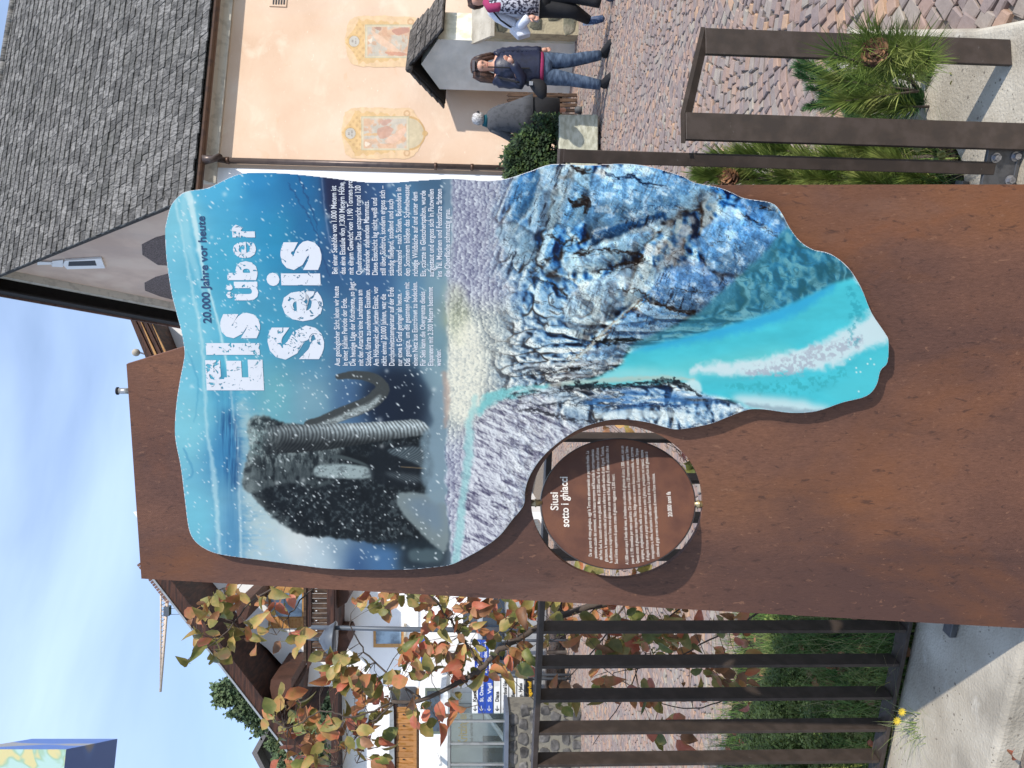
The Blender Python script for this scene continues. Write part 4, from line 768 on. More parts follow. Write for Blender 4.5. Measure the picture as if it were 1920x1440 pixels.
# gutter, downpipe
gz = eave0+nrm*-.06-slv*.05
gv_, gf = [], []; ns = 9
for i, s in enumerate((-OV, 9.5)):
    for k in range(ns): t = PI*k/(ns-1); p = gz+a_*s+(-b_*math.cos(t)*.075)-Z_*math.sin(t)*.08-b_*.05; gv_.append(p)
    for k in range(ns): t = PI*(1-k/(ns-1)); p = gz+a_*s+(-b_*math.cos(t)*.066)-Z_*math.sin(t)*.07-b_*.05; gv_.append(p)
n2 = 2*ns; gf = [[k, (k+1) % n2, n2+(k+1) % n2, n2+k] for k in range(n2)]+[list(range(n2))[::-1], list(range(n2, 2*n2))]
gut = mk('gutter', gv_, gf, M['gutter'], church)
for k in range(5): s = .1+k*2.; tube('gutter_joint', [gz+a_*s-b_*.05+Z_*-.001+a_*0, gz+a_*(s+.035)-b_*.05], .083, M['gutter'], gut, 12) if False else None
dpb = onside(700, 309, .10); sd = (dpb-C0).dot(a_)
zt = onside(424, 303, .1).z
P = [gz+a_*(sd-.12)-b_*.05-Z_*.05, gz+a_*(sd-.10)-b_*.05-Z_*.20]
P += [ch(sd-.06, -.33, P[1].z-.10), ch(sd+.0, -.16, zt+.16), ch(sd, -.11, zt)]
dpipe = tube('downpipe', P, [.085, .06, .06, .055, .052], M['pipe'], church, 12)
tube('downpipe_shaft', [ch(sd, -.11, zt+.02), ch(sd, -.11, 0)], .050, M['pipe'], dpipe, 14)
for x in (430, 888, 820): z = onside(x, 305, .1).z; tube('pipe_clip', [ch(sd, -.11, z), ch(sd, -.11, z+.05)], .060, M['gutter'], dpipe, 14)
obox('wall_vent', onside(522, -2, .01), a_, b_, Z_, .32, .02, .30, M['fresco_wall'], church)
for k in range(5): obox('vent_slot', onside(513+k*5, -1, .024), a_, b_, Z_, .2, .01, .022, M['dark'], church)
# frescoes (flat paint on the wall)
def fresco(cx0, cx1, cy0, cy1, seed, full=True):
    gx = np.arange(cx0-45, cx1+40, .9); gy = np.arange(cy0-24, cy1+24, .9); X, Y = np.meshgrid(gx, gy, indexing='ij'); I = np.zeros(X.shape+(3,)); I[:] = (238, 208, 170); cy = (cy0+cy1)/2
    al = np.zeros(X.shape, bool)
    def lay(c, a): I[:] = I*(1-a[..., None])+np.array(c, float)*a[..., None]
    halo = inside(X+5*(fbm(X/12, Y/12, 7)-.5), Y+5*(fbm(X/12, Y/12, 9)-.5), smooth_loop([(cx0-36, cy-12), (cx0-20, cy0-14), (cx1-30, cy0-16), (cx1+8, cy0-12), (cx1+30, cy-4), (cx1+30, cy+6), (cx1+8, cy1+12), (cx1-30, cy1+16), (cx0-20, cy1+14), (cx0-36, cy+10)])); lay((234, 200, 156), halo.astype(float)*.8)
    al |= halo
    s = 1 if seed == 1 else 1
    for sg in (-1, 1):
        yb = cy0 if sg < 0 else cy1; dy = (Y-yb)*sg; n = 4*np.sin(X/4.2)+3*np.sin(X/2.1+1)
        orn = (dy > -2) & (dy < 9+n*.5-(X-cx0)*.10) & (X > cx0-12) & (X < cx1-26); lay((214, 176, 112), orn*.9*(.7+.3*fbm(X/3, Y/3, seed))); al |= orn
        sc2 = (np.abs(np.hypot(X-(cx1-4), dy-5)-5) < 1.6) & (dy > 0); lay((192, 150, 108), sc2*.8); al |= sc2
        cr_ = inside(X, Y, smooth_loop([(cx0-4, yb), (cx0-12, yb+sg*6), (cx0-20, yb-sg*8), (cx0-26, yb-sg*16), (cx0-34, cy+sg*6), (cx0-34, cy), (cx0-2, cy), (cx0-2, yb)])); lay((222, 184, 118), cr_*.95*(.75+.25*fbm(X/3, Y/3, seed+4))); al |= cr_
        e2 = cr_ & (np.sin(X/2.)*np.sin(Y/2.3) > .4); lay((176, 134, 84), e2*.45)
    med = np.hypot((X-(cx0-20))/1., (Y-cy)/1.05); lay((216, 176, 110), (med < 13)*1.); lay((120, 100, 70), ((med < 10.6) & (med > 9.4))*.5); lay((186, 194, 194), (med < 9.6)*1.); al |= med < 13
    for k, xo in enumerate((-23, -17)):
        mk_ = (np.abs(X-(cx0+xo)) < 1.6) & (np.abs(Y-cy) < (3 if k == 0 else 5.5)) & (np.sin(Y*2.1+k) > -.1); lay((84, 84, 92), mk_*.75)
    fr_ = (X > cx0) & (X < cx1) & (Y > cy0) & (Y < cy1); lay((176, 180, 152), fr_*1.); al |= fr_; lay((206, 204, 178), ((X > cx0+1.5) & (X < cx1-1.5) & (Y > cy0+1.5) & (Y < cy1-1.5))*1.)
    inn = (X > cx0+5) & (X < cx1-5) & (Y > cy0+4) & (Y < cy1-4); base = fbm(X/16, Y/12, seed+20)
    lay((196, 196, 190), inn*1.); lay((218, 172, 140), inn*sst(.45, .6, base)*.85); lay((178, 186, 180), inn*sst(.5, .35, base)*.6); lay((200, 150, 122), inn*sst(.56, .66, fbm(X/9, Y/9, seed+26))*.7)
    def blob(p, c, a=.85): lay(c, inside(X+3*(fbm(X/5, Y/5, 3)-.5), Y+3*(fbm(X/5, Y/5, 5)-.5), smooth_loop(p))*inn*a)
    if seed == 1:
        blob([(cx0+6, cy+1), (cx0+34, cy-1), (cx0+34, cy+3), (cx0+6, cy+5)], (214, 170, 120)); blob([(cx0+30, cy-6), (cx0+48, cy-14), (cx0+60, cy-6), (cx0+52, cy+6), (cx0+36, cy+10)], (190, 140, 128)); blob([(cx0+44, cy+14), (cx0+60, cy+2), (cx0+80, cy-10), (cx0+84, cy-2), (cx0+70, cy+14), (cx0+56, cy+20)], (228, 188, 168)); blob([(cx0+34, cy-22), (cx0+44, cy-14), (cx0+58, cy-24), (cx0+50, cy-27)], (186, 140, 132)); blob([(cx0+8, cy+16), (cx0+18, cy+20), (cx0+8, cy+24)], (246, 240, 226))
    else:
        blob([(cx0+12, cy-20), (cx0+30, cy-10), (cx0+50, cy+4), (cx0+70, cy+22), (cx0+44, cy+14), (cx0+24, cy+2)], (232, 196, 172)); blob([(cx0+52, cy-22), (cx0+80, cy-26), (cx0+82, cy-18), (cx0+60, cy-12)], (168, 112, 104)); blob([(cx0+38, cy+20), (cx0+70, cy+20), (cx0+80, cy+26), (cx0+50, cy+26)], (196, 128, 108)); blob([(cx0+6, cy-2), (cx0+14, cy-6), (cx0+12, cy+4)], (246, 238, 226)); blob([(cx0+18, cy-26), (cx0+30, cy-27), (cx0+28, cy-20)], (150, 106, 96))
    ar = ((X-cx1)/30)**2+((Y-cy)/((cy1-cy0)/2-1))**2; arm = (X >= cx1) & (ar < 1); lay((192, 188, 160), arm*.9); al |= arm; lay((206, 200, 166), ((X >= cx1) & (ar < .6))*.6); lay((196, 154, 92), ((X >= cx1) & (ar > .84) & (ar < 1.08))*.9); al |= (X >= cx1) & (ar < 1.08)
    kn = np.hypot(X-(cx1+30), Y-cy) < 5.5; lay((200, 160, 96), kn*.8); al |= kn
    I = np.array([236, 205, 172.])*.38+I*.62; I = np.clip(I*(.92+.14*fbm(X/7, Y/7, 33)[..., None]), 0, 255)/255
    return X, Y, I, al
fm = vmat('fresco_paint', .95, .80, .1); ff = planefn(C0-b_*.004, b_)
for args in ((677, 767, 218, 282, 1), (684, 774, 46, 109, 2)):
    X, Y, I, al = fresco(*args); grid_print('fresco', X, Y, I, al, ff, fm, church)
# gable: slit window, bell openings
def ong(x, y, lift=0): return on(x, y, C0-a_*lift, a_)
def gslab(name, px, lift, th, m, parent): vs, fs = prism([ong(x, y, lift) for x, y in px], a_*th); return mk(name, vs, fs, m, parent)
fr = gslab('slit_window', [(118, 497), (122, 489), (190, 485), (197, 503), (126, 505)], .05, .045, M['white_render'], church)
gslab('window_opening', [(128, 499), (129, 491), (178, 489), (181, 498)], .056, .01, M['dark'], fr)
gslab('painted_cross', [(96, 496), (98, 490), (118, 488), (118, 501), (98, 500)], .03, .02, M['white_render'], fr)
gslab('painted_cross', [(70, 491), (98, 492), (98, 496), (70, 497)], .03, .02, M['white_render'], fr)
lm = mat('bell_louvre', (.13, .10, .095), (.085, .07, .065), (.2, .16, .15), scale=34, rough=.9, bump=.01)
for px in ([(267, 478), (266, 459), (292, 446), (330, 436), (340, 500), (296, 497)], [(272, 545), (271, 531), (292, 520), (330, 510), (340, 566), (300, 556)]): gslab('bell_opening', px, .012, .01, lm, church)

# ================================================================ wayside pillar with little tiled roof
AL = R_(52); n1 = Vector((-math.sin(AL), -math.cos(AL), 0)); n2_ = Vector((math.cos(AL), -math.sin(AL), 0))
K0 = gnd(1080, 83); K0.z = 0      # near vertical edge between shaded grey and sunlit white faces
t1 = -n2_; t2 = -n1                # along grey face (to the left), along white face (to the back right)
wF = (on(1000, 173, K0, n1)-K0).dot(t1); wS = wF*1.02
zpl = on(822, 86, K0, n1).z; ctr = K0+t1*wF/2+t2*wS/2
pil = thing('wayside_pillar', (ctr.x, ctr.y, 0), 'square rendered pillar with a small dark tiled gable roof standing in front of the church', 'pillar')
zr = on(772, 128, K0+t1*wF/2, n1).z
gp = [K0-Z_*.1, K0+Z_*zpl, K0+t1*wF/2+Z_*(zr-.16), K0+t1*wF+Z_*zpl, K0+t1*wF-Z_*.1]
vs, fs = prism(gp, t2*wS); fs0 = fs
o = mk('pillar_wall', vs, fs, [M['grey_and_shaded_render'], M['old_render']], pil, mi=[0, 0, 1, 1, 1, 1, 1])  # front is coloured greyer for its shade, the sunlit side paler
rg0 = K0+t1*wF/2+Z_*zr
for sg in (-1, 1):
    hw = wF/2+.20; dn = (t1*sg*hw+Z_*-(zr-zpl+.10)); Lr = dn.length; dn.normalize(); nn = t2.cross(dn).normalized(); nn = nn if nn.z > 0 else -nn
    vs, fs = prism([rg0-t2*.10, rg0-t2*.10+dn*Lr, rg0-t2*.10+dn*Lr+nn*.03, rg0-t2*.10+nn*.03], t2*(wS+.2)); mk('roof_board', vs, fs, M['black_wood'], pil)
    for r in range(6):
        k = 0; s = -.16
        while s < wS+.10:
            w = rng.uniform(.13, .22); tl = Matrix.Rotation((.10 if sg > 0 else -.10)*1., 3, t2)
            c = rg0+t2*(s+w/2)+dn*((r+.55)*Lr/6)+nn*(.055+rng.uniform(-.005, .008)); vf = boxv(c, t2, tl@dn, nn, w-.012, Lr/6*1.35, .03); mk('roof_tile', vf[0], vf[1], M['slate'], pil); s += w
tube('ridge_tile', [rg0-t2*.18+Z_*.03, rg0+t2*(wS+.15)+Z_*.03], .06, M['slate'], pil, 8)
# low stone wall with sloped coping running off to the right
W0 = K0+t2*wS*.55+n2_*.02; tw_ = (gnd(1080, 0)-W0); 
W0 = gnd(1086, 66); W1 = gnd(1090, -60); W0.z = W1.z = 0; dw = (W1-W0).normalized(); nw = Vector((-dw.y, dw.x, 0)); nw = nw if nw.y > 0 else -nw
zcp = on(920, 40, W0, nw).z; Lw = (W1-W0).length
sw = thing('stone_wall', ((W0+W1)/2), 'low field stone wall with sloping grey coping behind the walkers', 'wall')
vs, fs = prism([W0-Z_*.1, W1-Z_*.1, W1+Z_*zcp, W0+Z_*zcp], nw*.35); mk('mortar', vs, fs, M['field_mortar'], sw)
vs, fs = prism([W0-nw*.07+Z_*zcp-dw*.08, W0+nw*.40+Z_*(zcp+.30)-dw*.08, W0+nw*.40+Z_*(zcp+.22)-dw*.08, W0-nw*.07+Z_*(zcp-.06)-dw*.08], dw*(Lw+.1)); mk('coping', vs, fs, M['conc'], sw)
def stones(parent, o0, du, dz_, L, Hh, n_out, size, m, name='stone', prob=1.):
    nx, nz = max(1, int(L/size)), max(1, int(Hh/size*1.25)); cx = L/nx; cz = Hh/nz
    for i in range(nx):
        for j in range(nz):
            if rng.random() > prob: continue
            c = o0+du*((i+.5+(.5 if j % 2 else 0)*.9)*cx % L+rng.uniform(-.1, .1)*cx)+dz_*((j+.5)*cz+rng.uniform(-.08, .08)*cz); k = 8; rx, rz = cx*rng.uniform(.34, .56), cz*rng.uniform(.34, .56); vs = []
            rr = [rng.uniform(.72, 1.15) for _ in range(k)]
            for h, sc_ in ((-.02, 1.), (.012, .95), (.018, .7)):
                for q in range(k): t = 2*PI*q/k+.3; vs.append(c+du*math.copysign(abs(math.cos(t))**.7, math.cos(t))*rx*rr[q]*sc_+dz_*math.copysign(abs(math.sin(t))**.7, math.sin(t))*rz*rr[q]*sc_+n_out*h)
            fs = [[r*k+q, r*k+(q+1) % k, (r+1)*k+(q+1) % k, (r+1)*k+q] for r in range(2) for q in range(k)]+[[2*k+q for q in range(k)]]
            mk(name, vs, fs, m, parent)
stones(sw, W0, dw, Z_, Lw, zcp-.04, -nw, .30, M['field'])
# picket gate between pillar and church
pk = thing('picket_gate', (gnd(1082, 195)), 'weathered brown picket gate between the pillar and the church wall', 'gate'); YP = gnd(1084, 195).y
for k in range(9):
    y = 178+k*9.5; o = slab('picket', [(953, y-3), (950, y), (953, y+3), (1082, y+3), (1082, y-3)], YP, .03, M['old_wood'], pk)
for x in (985, 1050): slab('rail', rect(x-4, x+4, 174, 262), YP+.032, .04, M['old_wood'], pk)
# small concrete planter and juniper
yb = gnd(1131, 250).y; pc = gnd(1131, 250)
pl = thing('concrete_planter', pc, 'pale square concrete planter box on dark feet in front of the railing end', 'planter')
o = slab('box', [(1048, 214), (1048, 330), (1122, 330), (1122, 214)], yb, .55, M['planter'], pl); bevel(o, .02, 3)
for y in (262, 325): slab('foot', rect(1122, 1134, y-8, y+8), yb+.06, .30, M['dark'], pl)

# ================================================================ white chalet on the left
YC = 17.
ch1 = thing('chalet', dep(900, 1180, YC+3), 'white chalet with dark wooden gable roof and carved balcony left of the board', 'house'); ch1.location.z = 0
slab('wall', [(1030, 1287), (566, 1287), (500, 1215), (330, 1085), (250, 960), (1030, 960)], YC, 7, M['white_render'], ch1)
Yr = 15.3
def rline(t, off=0):
    t = t*1.0+.02 if t < 0 else t      # along the front roof edge, t 0..1 from hidden ridge to eave
    x0, y0, x1, y1 = 262, 1052, 549, 1421; dx, dy = x1-x0, y1-y0; l = math.hypot(dx, dy); return (x0+dx*t+dy/l*off, y0+dy*t-dx/l*off)
for nm, o0, o1, Yn, th, m in (('roof_slab', 0, 14, Yr, 9, M['dark_wood']), ('verge_board', 1.5, 24, Yr-.05, .05, M['dark_wood']), ('inner_board', 14, 20, Yr+.35, .2, M['red_wood']), ('purlin_strip', 14, 19, Yr+.9, .2, M['dark_wood']), ('purlin_strip', 14, 22, YC-.3, .3, M['dark_wood'])):
    slab(nm, [rline(.03, o0), rline(1., o0), rline(1.0, o1), rline(.03, o1)], Yn, th, m, ch1)
slab('roof_cover', [rline(.03, -3), rline(1.01, -3), rline(1.01, .5), rline(.03, .5)], Yr-.08, 9.1, M['metal_lt'], ch1)
for k in range(16): t = .01+.0125*k; c = rline(t, -7); slab('roof_tile', [rline(t-.005, -9), rline(t+.005, -9), rline(t+.006, -3), rline(t-.005, -3)], 19., 1.2, M['red_tile'], ch1)
slab('purlin', [(448, 1170), (440, 1130), (463, 1128), (468, 1140), (460, 1164)], Yr+.15, 1.8, M['red_wood'], ch1); slab('purlin', [(546, 1273), (508, 1275), (506, 1290), (514, 1330), (524, 1318), (538, 1310), (546, 1290)], Yr+.15, 1.8, M['red_wood'], ch1)
slab('purlin', [(557, 1290), (549, 1287), (520, 1300), (528, 1345), (550, 1360)], Yr+.5, 6, M['dark_wood'], ch1)
bal = slab('balcony', [(574, 1085), (574, 1240), (569, 1240), (569, 1085)], YC-1.25, .12, M['old_wood'], ch1)
slab('balcony_rail', [(575, 1085), (575, 1255), (571, 1262), (583, 1246), (584, 1085)], YC-1.22, .10, M['dark_wood'], bal)
for k in range(17): y = 1086+k*9.2; slab('balcony_board', [(584, y), (584, y+8), (613, y+8), (613, y)], YC-1.2+(.0 if k % 2 else .025), .03, M['old_wood'], bal)
for k in range(0, 17, 2): y = 1090+k*9.2; slab('cut_out', [(593, y-.9), (595, y), (593, y+.9), (591, y)], YC-1.21, .004, M['white_render'], bal)
slab('balcony_beam', [(613, 1085), (613, 1240), (622, 1238), (626, 1230), (626, 1085)], YC-1.22, .3, M['dark_wood'], bal); slab('balcony_floor', [(622, 1085), (622, 1236), (628, 1236), (628, 1085)], YC-1.2, 1.2, M['dark_wood'], bal)
for y in (1100, 1190): slab('corbel', [(627, y), (650, y), (656, y+14), (650, y+30), (640, y+36), (627, y+44)], YC-.9, .9, M['red_wood'], bal)
wn = slab('window', rect(503, 570, 1096, 1176), YC-.03, .03, M['orange_wood'], ch1); slab('pane', rect(508, 566, 1112, 1156), YC-.036, .01, M['glass'], wn); slab('shutter', rect(505, 568, 1158, 1178), YC-.06, .03, M['orange_wood'], wn)
for k in range(9): slab('slat', rect(508+k*6.5, 511+k*6.5, 1160, 1176), YC-.068, .01, M['pine_wood'], wn)
wn = slab('window', rect(700, 757, 1176, 1214), YC-.02, .03, M['orange_wood'], ch1); slab('pane', rect(705, 752, 1180, 1207), YC-.03, .01, M['glass'], wn); slab('sill', rect(757, 761, 1172, 1220), YC-.12, .12, M['conc'], ch1)
slab('door', rect(868, 960, 1136, 1170), YC-.02, .03, M['navy_glass'], ch1); slab('string_course', rect(772, 784, 1085, 1287), YC-.05, .05, M['white_render'], ch1)
slab('dark_base', rect(960, 1030, 1085, 1287), YC-.05, .05, M['grey_and_shaded_render'], ch1)
# street name sign
sn = thing('street_sign', dep(796, 1224, 12.5), 'small blue street name sign with a white stripe among the leaves', 'sign'); slab('plate', rect(789, 803, 1197, 1250), 12.5, .02, M['sign_blue'], sn); slab('stripe', rect(796, 798, 1199, 1248), 12.494, .004, M['sign_white'], sn)
tube('post', [dep(800, 1224, 12.53), Vector((dep(800, 1224, 12.53).x, 12.53, 0))], .03, M['metal_lt'], sn)
# guest house behind
YG = 23.
gh = thing('guest_house', dep(850, 1370, YG+3), 'white guest house with honey coloured balcony at the far left', 'house'); gh.location.z = 0
slab('wall', [(1000, 1560), (632, 1560), (632, 1290), (645, 1200), (1000, 1200)], YG, 8, M['white_render'], gh); slab('roof', [(618, 1560), (622, 1330), (612, 1270), (632, 1200), (636, 1560)], YG-.7, 9, M['dark_wood'], gh)
slab('canopy_roof', [(728, 1560), (731, 1290), (738, 1330), (742, 1560)], YG-1.4, 1.3, M['metal_lt'], gh)
bl = slab('balcony', [(775, 1325), (775, 1560), (781, 1560), (781, 1325)], YG-1.3, 1.3, M['pine_wood'], gh)
for k in range(22): y = 1326+k*10.5; slab('balcony_board', rect(742, 775, y, y+9.6), YG-1.3+(.02 if k % 2 else 0), .03, M['pine_wood'], bl)
for k in range(10): y = 1340+k*21; slab('cut_out', [(757, y-1.5), (760, y), (757, y+1.5), (754, y)], YG-1.31, .004, M['dark'], bl)
slab('rail', rect(738, 743, 1322, 1560), YG-1.33, .08, M['red_wood'], bl); slab('dark_recess', rect(782, 797, 1330, 1560), YG-.05, .04, M['red_wood'], gh)
slab('wall_lamp', rect(672, 684, 1340, 1352), YG-.2, .2, M['lamp'], gh)
# low annex with shop front, canopy and terrace
YS = 13.5
sh_ = thing('shop_annex', dep(900, 1370, YS+2), 'white shop front under a pale canopy with yellow script lettering on the window', 'shop'); sh_.location.z = 0
slab('wall', [(1010, 1560), (786, 1560), (786, 1290), (1010, 1288)], YS, 4, M['white_render'], sh_)
w_ = slab('window', rect(797, 826, 1291, 1376), YS-.03, .03, M['green_frame'], sh_); slab('pane', rect(801, 826, 1296, 1371), YS-.036, .01, M['navy_glass'], w_)
slab('canopy', [(824, 1560), (826, 1292), (836, 1290), (840, 1300), (838, 1560)], YS-1.3, 1.3, M['sign_white'], sh_)
vs, fs = tubev([dep(782, 1316, YS-.1), dep(826, 1434, YS-1.5)], .03, 8); mk('awning_arm', vs, fs, M['sign_white'], sh_)
gl = slab('shop_window', rect(842, 952, 1300, 1560), YS-.05, .04, mat('shop_glass', (.42, .47, .47), (.25, .29, .30), (.62, .66, .66), scale=1.1, rough=.1, spec=.7), sh_)
fS = planefn(Vector((0, YS-.06, 0)), Y_); ptext('shop_lettering', 'Kritzinger', (876, 1396), (874, 1336), 17, M['yellow'], fS, gl, .03); ptext('shop_lettering', 'Land- und Farrenmode', (887, 1396), (886, 1340), 6, M['ink_black'], fS, gl, .01)
slab('counter', rect(905, 950, 1380, 1560), YS-.056, .01, M['navy_glass'], gl)
for y in (1322, 1400): slab('mullion', rect(842, 952, y-2, y+2), YS-.07, .05, M['metal_lt'], sh_)
YT = 10.8
tw = thing('rubble_terrace_wall', dep(990, 1390, YT), 'dark rubble stone wall under a glass balustrade at the far left', 'wall'); tw.location.z = 0
a, b = dep(953, 1334, YT), dep(953, 1560, YT); L_ = abs(b.x-a.x); zt_ = a.z
obox('mortar', (a.x/2+b.x/2, YT+.25, zt_/2-.05), X_, Y_, Z_, L_, .5, zt_+.1, M['mortar'], tw); obox('coping', (a.x/2+b.x/2, YT+.2, zt_+.02), X_, Y_, Z_, L_+.06, .6, .05, mat('blue_coping', (.12, .14, .18), rough=.6), tw)
stones(tw, Vector((b.x, YT, 0)), X_, Z_, L_, zt_, -Y_, .17, M['rubble'])
gb = thing('glass_balustrade', dep(900, 1390, YT+.1), 'clear glass balustrade with slim metal posts on the rubble wall', 'balustrade')
gm_ = bpy.data.materials.new('clear_glass'); gm_.use_nodes = True; q = gm_.node_tree; q.nodes.clear(); tr = q.nodes.new('ShaderNodeBsdfTransparent'); tr.inputs[0].default_value = (.78, .84, .84, 1); gg = q.nodes.new('ShaderNodeBsdfGlossy'); gg.inputs['Roughness'].default_value = .04; ms = q.nodes.new('ShaderNodeMixShader'); ms.inputs[0].default_value = .14; ot = q.nodes.new('ShaderNodeOutputMaterial'); q.links.new(tr.outputs[0], ms.inputs[1]); q.links.new(gg.outputs[0], ms.inputs[2]); q.links.new(ms.outputs[0], ot.inputs[0])
for y0, y1 in ((1336, 1352), (1354, 1394), (1396, 1433), (1436, 1480), (1482, 1540)): slab('pane', rect(846, 951, y0+1, y1-1), YT+.15, .012, gm_, gb)
for y in (1353, 1395, 1434, 1481): slab('post', rect(840, 953, y-1.6, y+1.6), YT+.13, .05, M['metal_lt'], gb)
slab('handrail', rect(840, 844, 1300, 1560), YT+.12, .06, M['metal_lt'], gb)
# direction signs
for nm, y0, y1, rows_, lab in (('direction_sign_post', 1200, 1268, [(890, 903, 'b', 'St. Konstantin'), (904, 916, 'b', 'S. Costantino'), (917, 927, 'w', 'Schwarzer Adler')], 'right hand stack of blue and white direction boards with arrows pointing right'),
                               ('direction_sign_post', 1272, 1338, [(885, 896, 'w', 'Kastelruth'), (896, 909, 'b', 'St. Oswald'), (910, 924, 'b', 'St. Vigil'), (926, 938, 'w', 'Diana'), (940, 953, 'w', 'Apparthotel Eden'), (955, 968, 'w', 'Außerer'), (970, 982, 'w', 'App. Haus'), (985, 999, 'y', 'Pflegerhof')], 'left hand stack of direction boards with a black and yellow board lowest')):
    Yd = 11.9; t = thing(nm, dep(990, (y0+y1)/2, Yd), lab, 'sign'); t.location.z = 0; fd = planefn(Vector((0, Yd-.014, 0)), Y_)
    for yy in (y0+1.5, y1-1.5): p = dep(890, yy, Yd+.03); tube('post', [Vector((p.x, p.y, 0)), p+Z_*.06], .024, M['lamp'], t, 8)
    left = y0 > 1260
    for i, (xa, xb, c, s) in enumerate(rows_):
        bm_ = {'b': M['sign_blue'], 'w': M['sign_white'], 'y': M['sign_black']}[c]; ik = {'b': M['ink_white'], 'w': M['ink_black'], 'y': M['yellow']}[c]
        bd = slab('board', rect(xa, xb, y0, y1), Yd-.01, .02, bm_, t); ys = y1-(22 if left else 6); ln_ = min(y1-y0-26, 3.9*len(s))
        ptext('lettering', s, (xb-3, ys), (xb-3, ys-ln_), 6.5, ik, fd, bd, .03)
        ya = y1-10 if left else y0+8; sg = 1 if left else -1; xm = (xa+xb)/2
        ar = MB()
        def quad(p, q, w=1.1):
            dx, dy = q[0]-p[0], q[1]-p[1]; l = math.hypot(dx, dy); nx, ny = -dy/l*w/2, dx/l*w/2; pts = [dep(*z, Yd-.016) for z in ((p[0]+nx, p[1]+ny), (q[0]+nx, q[1]+ny), (q[0]-nx, q[1]-ny), (p[0]-nx, p[1]-ny))]; ar.add((pts, [[0, 1, 2, 3]]))
        quad((xm, ya-5*sg), (xm, ya+5*sg)); quad((xm, ya+5*sg), (xm-3.4, ya+1*sg)); quad((xm, ya+5*sg), (xm+3.4, ya+1*sg)); o = ar.build('arrow', ik, bd)
# parked car beyond the signs
cr = thing('parked_car', (dep(960, 1235, 12.).x, 12.6, 0), 'pale grey parked car partly hidden behind the direction signs', 'car'); cx = cr.location.x
prof = [(-2.1, .35), (-2.1, .80), (-1.9, .95), (-1.2, 1.02), (-.6, 1.45), (.9, 1.48), (1.7, 1.05), (2.1, .95), (2.15, .35)]
vs, fs = prism([Vector((cx-.3+x, 12.3, z)) for x, z in prof], (0, 1.7, 0)); o = mk('body', vs, fs, mat('silver_car_paint', (.42, .43, .44), rough=.3, metal=.3, coat=.6), cr); bevel(o, .06, 3)
for pf in ([(-1.0, 1.04), (-.55, 1.38), (.1, 1.40), (.1, 1.04)], [(.18, 1.04), (.18, 1.40), (.85, 1.40), (1.45, 1.06)]): vs, fs = prism([Vector((cx-.3+x, 12.28, z)) for x, z in pf], (0, .03, 0)); mk('side_window', vs, fs, M['navy_glass'], cr)
for dx in (-1.3, 1.35): c = Vector((cx-.3+dx, 12.26, .32)); w_ = tube('wheel', [c, c+Y_*.22], .32, M['dark'], cr, 20); tube('rim', [c-Y_*.01, c+Y_*.03], .19, M['metal_lt'], w_, 14)
# street lamp
YL = 11.; lp = thing('street_lamp', Vector((dep(900, 1181, YL).x, YL, 0)), 'grey gooseneck street lamp with a bell shaped shade in front of the balcony', 'street lamp')
p0, p1 = dep(1060, 1183, YL), dep(584, 1176, YL); p0.z = 0; tube('post', [p0, dep(760, 1180, YL), p1], [.045, .035, .028], M['lamp'], lp, 10)
tube('gooseneck', [dep(x, y, YL) for x, y in ((600, 1177), (584, 1177), (573, 1181), (570, 1190), (574, 1197), (586, 1199), (602, 1199))], .02, M['lamp'], lp, 8)
c = dep(602, 1199, YL); prof = [(.03, .03), (.06, 0), (.13, -.04), (.19, -.10), (.23, -.17), (.235, -.185)]; n = 28; vs = [c+Vector((math.cos(2*PI*k/n)*r, math.sin(2*PI*k/n)*r, z)) for r, z in prof for k in range(n)]; fs = [[i*n+k, i*n+(k+1) % n, (i+1)*n+(k+1) % n, (i+1)*n+k] for i in range(5) for k in range(n)]+[list(range(n))]
mk('lamp_shade', vs, fs, M['lamp'], lp, True); tube('shade_rim', [c-Z_*.185, c-Z_*.20], .25, M['lamp'], lp, 28); tube('cross_arm', [dep(628, 1176, YL), dep(628, 1245, YL)], .012, M['lamp'], lp, 6)
# house behind, chimney pipe, antenna
YH = 26.; hb = thing('eaves_house', dep(300, 620, YH), 'white house with striped brown eaves peeping out between church and board', 'house'); hb.location.z = 0
slab('wall', [(300, 590), (300, 700), (900, 760), (900, 560)], YH, 5, M['white_render'], hb); slab('roof', [(240, 586), (243, 596), (272, 668), (300, 760), (330, 760), (308, 670), (280, 600)], YH-1.4, 7, M['dark_wood'], hb)
for k in range(4): o0 = 8+k*10; slab('eaves_board', [(243+o0, 594+o0*.1), (240+o0, 590), (274+o0, 672), (279+o0, 672)], YH-1.45, .05, M['orange_wood'] if k % 2 else M['red_wood'], hb)
tube('chimney_pipe', [dep(245, 733, YH), dep(222, 733, YH)], .10, M['metal_lt'], hb, 12); o = tube('pipe_cap', [dep(222, 733, YH), dep(219, 733, YH)], .13, M['dark'], hb, 12)
gv2 = []; c = dep(255, 661, YH); P = []
for i in range(7): t = PI*i/6; P.append((c+Z_*math.cos(t)*.13, max(.01, math.sin(t)*.13)))
tube('antenna_globe', [p for p, r in P], [r for p, r in P], M['conc'], hb, 14); tube('antenna_mast', [dep(262, 661, YH), dep(285, 668, YH)], .03, M['lamp'], hb, 6)
